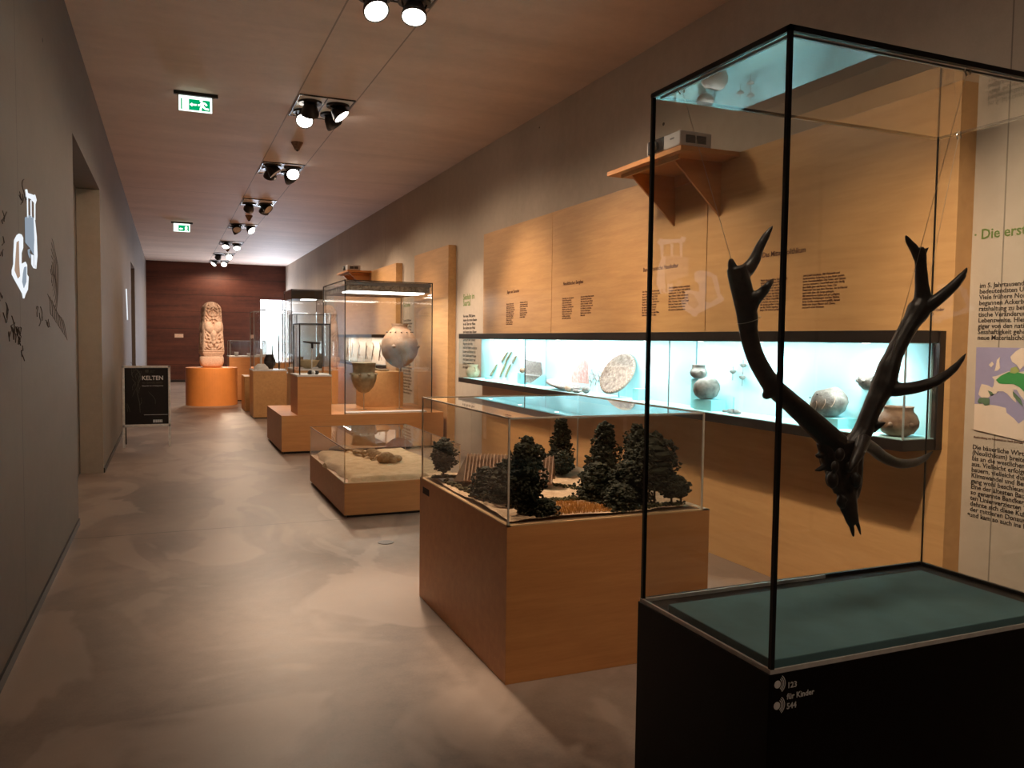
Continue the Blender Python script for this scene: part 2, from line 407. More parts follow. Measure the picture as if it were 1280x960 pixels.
m.tube([((1.957,1.97,1.28),0.0408),((1.886,1.97,1.331),0.0378),((1.813,1.97,1.385),0.0336),((1.755,1.97,1.426),0.0308),((1.701,1.97,1.464),0.0305),((1.653,1.97,1.518),0.0279),((1.618,1.97,1.573),0.0265),((1.598,1.97,1.633),0.0275),((1.591,1.97,1.681),0.0311),((1.574,1.97,1.74),0.0321),((1.557,1.97,1.791),0.0320),((1.545,1.97,1.824),0.0284)], 14, 6)
m.tube([((1.542,1.97,1.805),0.0189),((1.53,1.97,1.828),0.0130),((1.527,1.97,1.841),0.0094),((1.528,1.97,1.848),0.0047)], 10, 4)
m.tube([((1.557,1.97,1.798),0.0261),((1.586,1.97,1.818),0.0214),((1.611,1.97,1.848),0.0179),((1.628,1.97,1.884),0.0144),((1.648,1.97,1.916),0.0120),((1.665,1.97,1.939),0.0072),((1.676,1.97,1.954),0.0024)], 12, 5)
m.tube([((1.588,1.96,1.697),0.0238),((1.594,1.94,1.73),0.0189),((1.614,1.93,1.753),0.0153),((1.625,1.92,1.772),0.0106),((1.685,1.97,1.796),0.0024)], 12, 5)
m.tube([((1.713,1.97,1.457),0.0245),((1.686,1.97,1.452),0.0207),((1.668,1.97,1.44),0.0134),((1.662,1.97,1.435),0.0073)], 10, 4)
m.tube([((1.7,1.97,1.476),0.0147),((1.709,1.97,1.496),0.0098),((1.72,1.97,1.515),0.0020)], 8, 4)
obj('antler', m, M_antler, st, remesh=.0035)
m = MB()
m.tube([((2.025,1.97,1.267),0.0361),((2.064,1.97,1.317),0.0311),((2.092,1.97,1.374),0.0299),((2.121,1.97,1.425),0.0326),((2.15,1.97,1.472),0.0392),((2.166,1.97,1.519),0.0353),((2.191,1.97,1.571),0.0289),((2.221,1.97,1.619),0.0277),((2.258,1.97,1.67),0.0291),((2.292,1.97,1.715),0.0372),((2.308,1.97,1.758),0.0266),((2.301,1.97,1.811),0.0212),((2.295,1.97,1.863),0.0185),((2.289,1.97,1.9),0.0198),((2.281,1.97,1.92),0.0158)], 14, 6)
m.tube([((2.286,1.97,1.889),0.0185),((2.259,1.97,1.919),0.0145),((2.236,1.97,1.939),0.0105),((2.221,1.97,1.959),0.0031)], 10, 4)
m.tube([((2.29,1.97,1.889),0.0132),((2.307,1.97,1.909),0.0093),((2.328,1.97,1.925),0.0021)], 10, 4)
m.tube([((2.285,1.97,1.704),0.0318),((2.311,1.95,1.728),0.0225),((2.344,1.93,1.76),0.0198),((2.385,1.92,1.795),0.0172),((2.408,1.91,1.824),0.0132),((2.426,1.91,1.844),0.0079),((2.436,1.91,1.86),0.0026)], 12, 5)
m.tube([((2.14,1.97,1.472),0.0339),((2.168,1.95,1.457),0.0260),((2.197,1.92,1.459),0.0207),((2.245,1.9,1.47),0.0194),((2.284,1.88,1.488),0.0168),((2.335,1.87,1.52),0.0130),((2.374,1.87,1.551),0.0083),((2.398,1.87,1.577),0.0021)], 12, 5)
m.tube([((2.079,1.99,1.283),0.0235),((2.161,2.02,1.255),0.0214),((2.246,2.05,1.217),0.0205),((2.337,2.07,1.188),0.0181),((2.429,2.09,1.181),0.0157),((2.511,2.11,1.191),0.0116),((2.566,2.12,1.214),0.0029)], 12, 5)
m.tube([((2.105,1.97,1.329),0.0182),((2.103,1.94,1.342),0.0116),((2.109,1.92,1.352),0.0026)], 8, 4)
m.tube([((2.03,1.93,1.302),0.0229),((1.98,1.9,1.265),0.0187),((1.938,1.88,1.237),0.0136),((1.913,1.87,1.215),0.0037)], 10, 5)
obj('antler', m, M_antler, st, remesh=.0035)
for nme, lab, p, q in (('left', 'steel wire with hook from the left rear top edge to the left antler', (NX0 + .03, 2.14, NT - .014), (1.597,1.97,1.669)),
                  ('front', 'steel wire with hook from the front top edge to the right antler', (2.083, NY0 + .02, NT - .014), (2.16,1.97,1.498)),
                  ('back', 'steel wire with hook from the right top edge down to the right antler fork', (NX1 - .02, 2.17, NT - .014), (2.319,1.97,1.748))):
    wr = tag(obj('hanging_wire', MB().rod(p, q, .0008, 6), M_wire, org=p), lab, 'wire', 'hanging wires of the stag skull')
    h = MB(); pv = Vector(p)
    h.tube([((p[0] + .011 * math.cos(t), p[1], p[2] - .006 + .011 * math.sin(t)), .0022) for t in [k * PI / 5 - .6 for k in range(9)]], 8, 2)
    h.rod((p[0], p[1], p[2] + .004), (p[0], p[1], p[2] + .013), .005, 10)
    obj('hook', h, M_wire, wr)
    e = Vector(q)
    h = MB(); h.tube([((e.x + .034 * math.cos(t), e.y + .034 * math.sin(t), e.z + .012 * math.cos(t)), .0009) for t in [k * PI / 8 for k in range(17)]], 6, 2)
    obj('loop', h, M_wire, wr)

# ------------------------------------------------------------------ wood panels on the right wall
XA, XS = 3.78, 3.50
PAN = ((7.905, 9.965, 'beech wall panel left of the three, behind the left end of the long showcase'), (5.178, 7.897, 'middle beech wall panel behind the long showcase, under the projector shelf'), (3.035, 5.170, 'right beech wall panel behind the long showcase, headed Das Mittelneolithikum'))
panels = []
for y0, y1, lab in PAN:
    t = tag(obj('wall_panel', MB().box((XA, y0, 0), (W, y1, 2.968)), M_beech, org=(XA, (y0 + y1) / 2, 0), bevel=.0015), lab, 'wall panel', 'beech panels of the long showcase wall')
    panels.append(t)
def heading(par, body, p, size, mat=None, **k): return text('lettering', body, size, mat or M_inkb, par, (p[0] - .001, p[1], p[2]), '-x', **k)
def column(par, body, p, size, mat=None, pitch=1.0, **k): return text('body_text', body, size, mat or M_inkb, par, (p[0] - .001, p[1], p[2]), '-x', pitch, **k)
heading(panels[2], 'Das Mittelneolithikum', (3.78,4.538,2.191), .050, sx=.93)
column(panels[2], 'Nach dem Ende der Bandkeramik\nbilden sich zwischen 4900 und\n4500 v. Chr. regionale Kulturen.\nDie Häuser sind nun leicht\ngebaucht und die Gefäße tragen\nreiche Muster aus feinen Linien\nund Einstichen. Sie sind oft mit\nweißer Masse ausgefüllt.\nEs werden nun auch im Saarland\ndie ersten großen Gräben\num die Dörfer angelegt und\nlange Zeit instand gehalten.', (3.78,4.548,2.027), .0195, pitch=.95)
column(panels[2], 'wirtschaft betrieben. Mit Viehzucht und\nbedeutendem Ackerbau in den Auen siedeln\nerste Gemeinschaften. Die Felder und Gärten\nwerden vermehrt. Dauerhaft und sehr häufig\nsind Beile ganz aus hartem Stein. Der\nFeuerstein kam aus dem Norden, der in Handel\nauch weit über die Berge gelangte.\nMit besonderen Keilen und gut gefügten\nsteinernen Werkzeugen wurden Bäume\nihrer Größe entsprechend gefällt, daraus\nbaute man lange Häuser und Zäune,\nund auch erste Brunnen.', (3.78,4.139,2.032), .0195, pitch=.95)
text('body_text', 'für Kinder\n540', .024, M_inkb, panels[2], (3.779,3.187,1.784), '-x')
heading(panels[1], 'Bandkeramische Hauskultur', (3.78,6.074,2.203), .050, sx=.93)
column(panels[1], 'Die Häuser der Bandkeramik\nwaren aus Holz und Lehm und\nbis zu 40 Meter lang. Drei\nReihen Pfosten trugen das\nDach. Die Wände waren aus\nFlechtwerk und verputzt.\nIm Inneren lagen Räume\nfür Speicher und Schlaf.\nDie Gruben neben dem Haus\nlieferten den Lehm dafür.', (3.78,6.079,2.024), .0225, pitch=1.0)
column(panels[1], 'Die Hofplätze wurden mehrfach\nerneuert und lagen weit entfernt\nvoneinander. In der Nähe\nlagen kleine Felder mit Emmer\nund Einkorn, Erbsen und Lein.\nRind, Schwein, Schaf und Ziege\nlieferten Fleisch und Häute.\nDie Siedlungen bestanden\noft mehrere Jahrhunderte.', (3.78,5.675,2.037), .0225, pitch=1.0)
heading(panels[1], 'Neolithischer Bergbau', (3.78,7.624,2.174), .052, sx=.95)
column(panels[1], 'Feuerstein war ein begehrter\nRohstoff. Man grub ihn\nschon sehr früh aus der\nErde und aus Schächten\nim Kalkstein. Geweihhacken\ndienten zum Abbau und\nauch zum Transport. Die\nStücke wurden vor Ort\nzu Beilen geschlagen\nund weithin getauscht.', (3.78,7.638,2.033), .0225, pitch=1.02)
column(panels[1], 'Auch der farbige Rötel wurde\nbergmännisch gewonnen.\nMan nutzte ihn zum Färben\nund im Totenkult. Gruben\nund Halden sind heute noch\nim Gelände zu erkennen,\nwo sie im Wald liegen.\nManche waren mehrere\nMeter tief.', (3.78,7.226,2.032), .0225, pitch=1.02)
heading(panels[0], 'Jäger und Sammler', (3.78,9.147,2.164), .052, sx=.95)
column(panels[0], 'Nach der Eiszeit wurde\nes langsam wärmer. Die\nWälder breiteten sich aus.\nHirsch, Reh und Auerochse\nwurden gejagt. Gefischt\nwurde mit Harpunen und\nNetzen. Kleine Klingen\naus Feuerstein saßen in\nSchäften aus Holz.\nDie Lager wechselten\nmit den Jahreszeiten.', (3.78,9.168,2.029), .0235, pitch=1.03)
column(panels[0], 'Haselnüsse und Beeren\nwurden gesammelt und\ngeröstet. Manche Plätze\nsuchte man immer\nwieder auf. Erst spät\nkamen neue Leute mit\nSaatgut und Tieren\nin unser Gebiet.', (3.78,8.752,2.033), .0235, pitch=1.03)

# the printed text on the concrete to the right of the panels
wt = thing('printed_wall_text', 'text printed on the concrete at the right edge, headed Die ersten', 'wall text', (W, 2.8, 1.1))
text('lettering', '· Die ersten Bauern', .074, M_inkg, wt, (3.899,3.026,2.155), '-x')
text('body_text', 'im 5. Jahrtausend v. Chr.\nbedeutendsten Umbrüche\nViele frühere Nomaden\nbegannen Ackerbau, Vieh\nratshaltung zu betreiben\ntische Veränderungen der\nLebensweise. Hierdurch\ngiger von den natürlichen\nSesshaftigkeit gehörte auch\nneue Materialschöpfungen', .0345, M_ink, wt, (3.899,2.98,1.902), '-x', .87)
text('caption_text', 'Ausbreitung im Neolithikum nach Europa', .016, M_inkb, wt, (3.899,2.978,1.117), '-x')
text('body_text', 'Die bäuerliche Wirtschaftsweise\n(Neolithikum) breitete sich in der\nbis an die westlichen und nördl.\naus. Vielleicht erfolgte dies durch\nbauern, vielleicht durch die\nKlimawandel und Bevölkerung\ngang wohl beschleunigt.\nEine der ältesten Bauernkulturen\nso genannte Bandkeramik, be\nten Linienverzierten Tongefäße\ndehnte sich diese Kultur in we\nder mittleren Donauregion bis\nund kam so auch ins Rheinland', .0345, M_ink, wt, (3.899,2.982,1.057), '-x', .87)
mp = thing('wall_map', 'printed map of Europe in violet and green on the concrete at the right edge', 'map', (W, 2.8, 1.13))
def flat(name, pts, mat, par, x, t=.0015): return obj(name, MB().prism([(x, y, z) for y, z in pts], (t, 0, 0)), mat, par)
flat('sea', [(2.982,1.593),(2.646,1.593),(2.624,1.123),(2.976,1.16)], M_sea, mp, W - .004, .004)
for q in ([(2.977,1.295),(2.914,1.3),(2.856,1.296),(2.804,1.288),(2.799,1.264),(2.759,1.239),(2.733,1.214),(2.702,1.241),(2.629,1.224),(2.624,1.123),(2.976,1.16)],
          [(2.941,1.402),(2.905,1.396),(2.882,1.385),(2.874,1.398),(2.871,1.426),(2.885,1.442),(2.863,1.447),(2.829,1.461),(2.796,1.475),(2.774,1.467),(2.641,1.489),(2.632,1.294),(2.674,1.338),(2.71,1.335),(2.732,1.358),(2.75,1.385),(2.77,1.383),(2.756,1.344),(2.751,1.32),(2.772,1.335),(2.799,1.361),(2.821,1.372),(2.851,1.37),(2.859,1.357),(2.881,1.352),(2.902,1.334),(2.938,1.331),(2.957,1.347),(2.949,1.381)],
          [(2.791,1.547),(2.767,1.572),(2.739,1.592),(2.646,1.593),(2.643,1.527),(2.707,1.518),(2.738,1.485),(2.756,1.508),(2.781,1.523)],
          [(2.863,1.529),(2.846,1.546),(2.85,1.521),(2.844,1.489),(2.856,1.476),(2.873,1.472),(2.866,1.501)],
          [(2.906,1.503),(2.889,1.52),(2.879,1.508),(2.892,1.491)]):
    flat('land', q, M_land, mp, W - .006, .002)
flat('green_area', [(2.862,1.427),(2.837,1.449),(2.796,1.471),(2.771,1.476),(2.725,1.466),(2.64,1.457),(2.634,1.341),(2.7,1.368),(2.734,1.397),(2.768,1.412),(2.81,1.409),(2.844,1.411)], M_mapg, mp, W - .008, .002)
flat('olive_area', [(2.784,1.491),(2.755,1.5),(2.738,1.477),(2.762,1.464),(2.787,1.467)], M_mapo, mp, W - .009, .002)
for q in ([(2.904,1.371),(2.881,1.364),(2.872,1.352),(2.89,1.347)], [(2.947,1.331),(2.893,1.33),(2.892,1.297),(2.918,1.291),(2.932,1.307),(2.945,1.297),(2.96,1.309)], [(2.77,1.375),(2.748,1.357),(2.727,1.338),(2.713,1.303),(2.739,1.325),(2.765,1.351)]):
    flat('dark_green_area', q, M_mapd, mp, W - .008, .002)

# ------------------------------------------------------------------ long wall showcase
SY0, SY1, SZ0, SZ1, IZ0, IZ1 = 3.075, 10.12, 1.045, 1.677, 1.108, 1.608
sc = thing('wall_showcase', 'long black framed wall showcase with cyan inside, running under the beech panels', 'showcase', (3.64, 6.6, SZ0))
obj('bottom_frame', MB().box((XS, SY0, SZ0), (XA, SY1, IZ0 - .004)), M_frame, sc, bevel=.002)
obj('top_frame', MB().box((XS, SY0, IZ1 + .004), (XA, SY1, SZ1)), M_frame, sc, bevel=.002)
obj('end_frame', MB().box((XA - .045, SY0 - .006, SZ0), (XA, SY0 + .03, SZ1)), M_frame, sc)
obj('shelf_board', MB().box((XS + .01, SY0 + .01, IZ0 - .004), (XA, 9.96, IZ0)), M_cyan, sc)
obj('ceiling_board', MB().box((XS + .01, SY0 + .01, IZ1), (XA, 9.96, IZ1 + .004)), M_cyan, sc)
for a, c in ((3.09, 5.235), (5.241, 7.96), (7.966, 9.96)):
    obj('back_board', MB().box((XA - .022, a, IZ0), (XA - .004, c, IZ1)), M_cyan, sc)
obj('end_board', MB().box((XA - .06, SY0 + .03, IZ0), (XA - .022, SY0 + .04, IZ1)), M_cyan, sc)
obj('seam', MB().box((XA - .026, 5.232, 1.36), (XA - .021, 5.244, IZ1)), M_teal, sc)
obj('seam', MB().box((XA - .024, 7.959, IZ0), (XA - .021, 7.967, IZ1)), M_teal, sc)
for a, c in ((SY0, 5.226), (5.236, 7.947), (7.957, SY1)):
    obj('front_glass', MB().box((XS + .002, a, IZ0 - .006), (XS + .009, c, IZ1 + .006)), M_glass, sc)
for a in (SY0, SY1 - .008): obj('end_glass', MB().box((XS + .009, a, IZ0 - .006), (XA - .046, a + .007, IZ1 + .006)), M_glass, sc)
for y in (SY0 + .002, 5.231, 7.952): obj('glass_joint', MB().box((XS - .001, y - .004, IZ0), (XS + .007, y + .004, IZ1)), M_edgeg if y < 7 else M_edge, sc)
for k, y in enumerate((3.45, 4.35, 5.0, 5.75, 6.6, 7.4, 8.35, 9.25)):
    l = obj('downlight', MB().lathe([(.001, IZ1 - .002), (.022, IZ1 - .002), (.022, IZ1 + .003), (.001, IZ1 + .003)], (XS + .12, y, 0), 16), M_strip, sc)
# things in the long showcase (x about 3.6, floor of the case at IZ0)
def pot(name, label, prof, loc, mat, tilt=(0, 0, 0), group=None, extra=None, s=1.0, seg=40, mod=None, cat='pot'):
    """prof: outer profile from base to rim (r,z); the wall folds in at the rim"""
    inner = [(max(r - .006, .002), z + (.006 if i == 0 else 0)) for i, (r, z) in enumerate(prof)]
    p = [(.001, prof[0][1])] + list(prof) + inner[::-1] + [(.001, prof[0][1] + .006)]
    M = Matrix.Rotation(tilt[2], 3, 'Z') @ Matrix.Rotation(tilt[1], 3, 'Y') @ Matrix.Rotation(tilt[0], 3, 'X')
    m = MB().lathe([(r * s, z * s) for r, z in p], loc, seg, M, mod)
    o = obj(name, m, mat, org=loc, smooth=True)
    tag(o, label, cat, group)
    if extra: extra(o, Vector(loc), M, s)
    return o
def lug(o, c, r, sc, mat, name='lug'): obj(name, MB().ball(c, r, sc, 2), mat, o, smooth=True)
Xc = 3.63
def block(name, label, a, b_, mat=None): return tag(obj(name, MB().box(a, b_), mat or M_cyand, org=((a[0] + b_[0]) / 2, (a[1] + b_[1]) / 2, a[2]), bevel=.001), label, 'plinth')
# far left pot
p = (3.64,9.949,1.086)
def two_handles(o, c, M, s):
    for sg in (-1, 1):
        obj('handle', MB().tube([((c.x, c.y + sg * .078, c.z + .075), .009), ((c.x, c.y + sg * .108, c.z + .10), .008), ((c.x, c.y + sg * .10, c.z + .125), .008), ((c.x, c.y + sg * .07, c.z + .13), .009)], 8, 3), o.data.materials[0], o, smooth=True)
pot('clay_jar', 'small pale yellow two-handled jar at the far left end of the long showcase', [(.045, 0), (.08, .03), (.095, .07), (.085, .105), (.066, .125), (.062, .15), (.078, .17)], (3.64, p[1], IZ0), M_clayy, extra=two_handles)
block('small_plinth', 'tiny cyan block beside the pale two-handled jar', (3.62, 9.38, IZ0), (3.68, 9.46, IZ0 + .035))
# hafted stone tools on the back board
TL = [(9.613, 1.132), (9.372, 1.302), (9.287, 1.137), (9.061, 1.351), (9.106, 1.146), (8.935, 1.316), (9.24, 1.326), (9.039, 1.457), (9.111, 1.33), (8.915, 1.46), (8.887, 1.327), (8.769, 1.415)]
TLAB = ['leftmost hafted stone tool on the cyan back board of the showcase', 'lower left tool of the middle pair on the cyan back board', 'lower right tool of the middle pair on the cyan back board', 'upper left tool of the group on the cyan back board', 'upper second tool of the group on the cyan back board', 'small rightmost tool of the group on the cyan back board']
for k in range(6):
    a, c = TL[2 * k], TL[2 * k + 1]
    A, B = Vector((3.748, a[0], a[1])), Vector((3.748, c[0], c[1])); d = B - A
    o = tag(obj('hafted_tool', MB().tube([(A, .004), (A + d * .12, .013), (A + d * .5, .016), (A + d * .9, .012), (B, .003)], 10, 3, .6), M_bone, org=A, smooth=True), TLAB[k], 'stone tool', 'hafted tools on the cyan board')
    obj('stone_head', MB().ball(A + d * .16, .019, (.6, 1, 1.5), 2, .08), M_flint, o, smooth=True)
    obj('holding_pin', MB().rod(A + d * .5, A + d * .5 + Vector((.012, 0, 0)), .003), M_wire, o)
# grey sherd on stand
q = [(3.66,8.296,1.39),(3.66,7.892,1.366),(3.66,7.847,1.24),(3.66,8.156,1.129),(3.66,8.31,1.13)]
o = tag(obj('pottery_sherd', MB().prism([Vector(v) for v in q], (.012, .01, 0)), M_flint, org=q[3], bevel=.003), 'large grey angular sherd standing by the left glass joint', 'sherd')
obj('pale_strip', MB().box((3.650, q[2][1] + .05, q[2][2] - .025), (3.656, q[0][1] + .12, q[2][2] - .012)), M_white, o)
c = (3.66,8.381,1.262)
o = tag(obj('brown_pebble_tool', MB().ball(c, .045, (.7, 1, .75), 3, .04), M_clayb, org=c, smooth=True), 'small dark brown hand stone just left of the grey sherd', 'stone')
block('small_plinth', 'cyan cube under the brown hand stone', (3.63, c[1] - .035, IZ0), (3.70, c[1] + .075, c[2] - .03))
# quern with stones
c = (3.825,7.244,1.112)
def qf(u, v):
    a = u * 2 * PI; r = v
    x = .16 * r * math.cos(a) * .55; y = .36 * r * math.sin(a)
    return Vector((3.61 + x, c[1] + y, IZ0 + .012 + .075 * r ** 2 * (.6 + .4 * math.sin(a + .6)) if True else 0))
m = MB().grid(40, 8, qf)
bmesh.ops.remove_doubles(m.bm, verts=m.bm.verts, dist=.0005)
o = obj('quern_stone', m, M_flint, org=(3.61, c[1], IZ0), smooth=True)
md = o.modifiers.new('thick', 'SOLIDIFY'); md.thickness = .022; md.offset = -.5
tag(o, 'long boat-shaped grey quern lying on the showcase floor', 'quern')
SL = ['dark lens-shaped stone in the hollow of the quern', 'pale rounded rubbing stone in front of the quern', 'flat light pebble right of the quern', 'thin dark stone blade behind the rubbing stone', 'grey half-round stone next to the standing disc']
for k, (px, s3, dx) in enumerate(((.10, (.035, .06, .012), .0), (-.22, (.035, .055, .035), -.04), (-.40, (.03, .07, .018), -.05), (-.30, (.02, .06, .012), .03), (-.46, (.035, .06, .035), .02))):
    z = IZ0 + s3[2] * .95 + (.022 if k == 0 else 0)
    tag(obj('worked_stone', MB().ball((3.60 + dx, c[1] + px, z), 1, s3, 3, .03), M_flint if k % 2 == 0 else M_stone, org=(3.60 + dx, c[1] + px, z), smooth=True), SL[k], 'stone')
# two drawings on the back board
def paper(name, label, px, mat):
    pts = px
    return tag(obj(name, MB().prism([(3.7565, y, z) for y, z in pts], (.0015, 0, 0)), mat, org=(3.7565, pts[0][0], pts[0][1])), label, 'drawing')
M_rose = pot_mat('rose wash drawing', (.42, .21, .19), (.64, .45, .42), 26)
o = paper('settlement_drawing', 'rose coloured drawing on the back board above the quern', [(7.359,1.179),(7.362,1.252),(7.225,1.346),(7.091,1.422),(7.007,1.393),(6.983,1.183)], M_rose)
b = MB()
for k, (u, v) in enumerate([(6.949, 1.216), (6.903, 1.28), (6.853, 1.236), (6.791, 1.27), (6.73, 1.303), (6.652, 1.254)]):
    b.tube([((3.755, u, v - .06), .004), ((3.755, u - .02, v - .01), .005), ((3.755, u + .02, v + .03), .004)], 6, 3).ball((3.755, u + .02, v + .04), .010, (.3, 1, 1), 1)
    b.rod((3.755, u + .05, v + .01), (3.755, u - .06, v - .01), .003)
tag(obj('figure_drawing', b, M_flint, org=(3.755, 6.7, 1.2)), 'ink drawing of several figures between the rose drawing and the disc', 'drawing')
# big disc
c1 = Vector((3.64,6.236,1.317))
M_disc = pot_mat('woven clay disc', (.17, .115, .09), (.42, .32, .26), 34)
DN = Vector((-0.889,-0.199,0.511)).normalized()
DM = DN.to_track_quat('Z', 'Y').to_matrix()
o = tag(obj('relief_disc', MB().lathe([(.001, -.010), (.19, -.010), (.205, 0), (.196, .014), (.176, .016), (.17, .008), (.001, .012)], c1, 56, DM), M_disc, org=c1, smooth=True), 'large pale round disc with notched rim leaning against the cyan back', 'disc')
b = MB()
for k in range(44):
    a = 2 * PI * k / 44
    b.ball(c1 + DM @ Vector((.19 * math.cos(a), .19 * math.sin(a), .012)), .0075, (1, 1, 1), 1)
obj('rim_pattern', b, M_stone, o, smooth=True)
obj('disc_prop', MB().rod(c1 + DM @ Vector((0, 0, -.01)), (3.76, c1.y, c1.z), .008).rod((c1.x, c1.y, c1.z - .02), (c1.x + .02, c1.y, IZ0), .006), M_cyand, o)
y = (3.62,5.865,1.178)[1]
block('small_plinth', 'cyan cube standing right of the large disc', (3.60, y - .04, IZ0), (3.68, y + .05, IZ0 + .10))
# pots right of the middle
c = (3.66,5.074,1.33)
block('post_plinth', 'tall narrow cyan post under the small collared jar', (3.63, c[1] - .05, IZ0), (3.70, c[1] + .05, c[2] - .002))
def lugs(o, cc, M, s):
    for a in (-1.9, .2, 1.6):
        lug(o, cc + Vector((.062 * math.cos(a), .062 * math.sin(a), .058)), .011, (1, 1, .8), o.data.materials[0])
pot('collared_jar', 'small grey collared jar on the tall cyan post', [(.03, 0), (.058, .02), (.066, .045), (.058, .066), (.05, .078), (.048, .095), (.054, .104)], (3.66, c[1], c[2]), M_clay, extra=lugs)
c = (3.63,4.89,1.187)
block('low_plinth', 'low cyan box under the broken grey globe pot', (3.57, c[1] - .10, IZ0), (3.70, c[1] + .11, c[2] - .001))
pot('broken_globe_pot', 'broken round grey pot on the low cyan box, left of the small clay birds', [(.02, 0), (.06, .012), (.092, .05), (.098, .09), (.085, .128), (.062, .15), (.05, .156)], (3.63, c[1], c[2]), M_clay, tilt=(-.28, -.1, 0), mod=lambda a, z: 1 + .04 * math.sin(3 * a))
HL = ['clay spindle whorl on a pin, leftmost of the three hung on the cyan board', 'upper of the two clay whorls on one pin right of the globe pot', 'lower of the two clay whorls on one pin right of the globe pot']
for k, (px, py) in enumerate(((916,465), (929,456.5), (928,472))):
    c = [(3.72,4.748,1.392), (3.72,4.636,1.441), (3.72,4.641,1.356)][k]
    o = tag(obj('spindle_whorl', MB().lathe([(.001, -.014), (.012, -.012), (.022, 0), (.027, .008), (.012, .014), (.001, .014)], c, 20), M_clay, org=c, smooth=True), HL[k], 'spindle whorl', 'spindle whorls on pins')
    obj('pin', MB().rod((c[0], c[1], c[2] - .06), (c[0], c[1], c[2] + .04), .003).rod((c[0], c[1], c[2]), (3.757, c[1], c[2]), .002), M_flint, o)
c = (3.675,4.6,1.112)
m = MB().tube([((3.6, c[1] + .09, IZ0 + .012), .010), ((3.6, c[1] + .05, IZ0 + .013), .008), ((3.6, c[1] + .02, IZ0 + .016), .016), ((3.6, c[1] - .05, IZ0 + .018), .018), ((3.6, c[1] - .1, IZ0 + .014), .008)], 10, 4)
tag(obj('clay_ladle', m, M_flint, org=(3.6, c[1], IZ0), smooth=True), 'small grey ladle-shaped piece lying flat on the showcase floor', 'ladle')
c = (3.66,4.653,1.164)
tag(obj('thin_peg', MB().rod((3.66, c[1], IZ0), (3.66, c[1], IZ0 + .11), .006, 12), M_cyand, org=(3.66, c[1], IZ0)), 'thin cyan peg standing behind the clay ladle', 'peg')
c = (3.63,3.692,1.168)
block('low_plinth', 'low cyan box under the big incised globe pot', (3.56, c[1] - .11, IZ0), (3.73, c[1] + .13, c[2] - .001))
def holes(o, cc, M, s):
    for a, z, r in ((2.6, .14, .006), (3.4, .15, .006), (3.1, .06, .005)): obj('dark_knob', MB().ball(cc + M @ Vector((.10 * math.cos(a), .10 * math.sin(a), z)), r, (1, 1, 1), 1), M_ink, o)
    b = MB()
    for k in range(5):
        a0 = 2.0 + k * .5
        b.tube([(cc + M @ Vector((.108 * math.cos(a0 + .3 * math.sin(t)), .108 * math.sin(a0 + .3 * math.sin(t)), .06 + .03 * t)), .0022) for t in (0, .6, 1.2, 1.8)], 5, 3)
    obj('incised_line', b, M_stone, o)
pot('incised_globe_pot', 'big grey globe pot with incised lines on a low cyan box', [(.03, 0), (.075, .02), (.106, .065), (.108, .10), (.09, .14), (.066, .165), (.055, .172)], (3.63, c[1], c[2]), M_clay, tilt=(-.22, -.15, 0), extra=holes)
c = (3.7,3.479,1.343)
o = pot('knobbed_bowl', 'small grey knobbed bowl fixed to the cyan back, half behind the right antler', [(.035, 0), (.06, .02), (.068, .045), (.064, .07), (.06, .078)], (3.69, c[1], c[2]), M_clay, extra=lambda o, cc, M, s: [lug(o, cc + Vector((.066 * math.cos(a), .066 * math.sin(a), .05)), .012, (1, 1, 1), M_clay) for a in (2.4, 3.3, 4.1)])
obj('holder', MB().rod((3.70, c[1], c[2] + .01), (3.757, c[1], c[2] + .01), .006).box((3.66, c[1] - .03, c[2] - .006), (3.757, c[1] + .03, c[2])), M_cyand, o)
c = (3.62,3.213,1.109)
pot('brown_clay_pot', 'wide brown clay pot on the showcase floor at its right end', [(.045, 0), (.085, .02), (.112, .06), (.113, .09), (.10, .125), (.082, .145), (.079, .165), (.086, .176)], (3.62, c[1], IZ0), M_clayb, s=.92, extra=lambda o, cc, M, s: [lug(o, cc + Vector((.105 * math.cos(a), .105 * math.sin(a), .07)), .014, (1, 1, 1), M_clayb, 'knob') for a in (3.5, 4.5, 2.6)])
for k, y in enumerate((3.45, 4.35, 5.0, 5.75, 6.6, 7.4, 8.35, 9.25)):
    spot('showcase_downlight_lamp', (XS + .12, y, IZ1 - .012), (XS + .19, y, IZ0 + .1), 20, 150, .9, (.86, .97, 1.0), .02)

area('showcase_strip_lamp', (XS + .05, 6.55, IZ1 - .012), (XA, 6.55, IZ0 + .12), 36, .03, 6.6, (.88, .98, 1.0))
# ------------------------------------------------------------------ projector shelves
def projector_shelf(y0, y1, x0, z, lab):
    t = thing('projector_shelf', lab, 'shelf', (XA, (y0 + y1) / 2, z - .43))
    obj('shelf_board', MB().box((x0, y0, z - .035), (XA, y1, z)), M_beechx, t, bevel=.002)
    obj('front_rail', MB().box((x0 + .06, y0 + .12, z - .065), (x0 + .08, y1 - .12, z - .035)), M_beechl, t)
    for y in (y0 + .22, y1 - .22):
        obj('bracket', MB().prism([(x0 + .07, y - .01, z - .036), (XA, y - .01, z - .036), (XA, y - .01, z - .43)], (0, .02, 0)), M_beechx, t)
    obj('back_rail', MB().box((XA - .02, y0 + .24, z - .12), (XA, y1 - .24, z - .036)), M_beechx, t)
    return t
projector_shelf(4.81, 5.84, 3.276, 2.967, 'beech shelf on two triangular brackets above the long showcase, carrying a projector')
projector_shelf(16.35, 17.45, 3.29, 2.967, 'beech shelf with brackets on the panel far down the right wall')
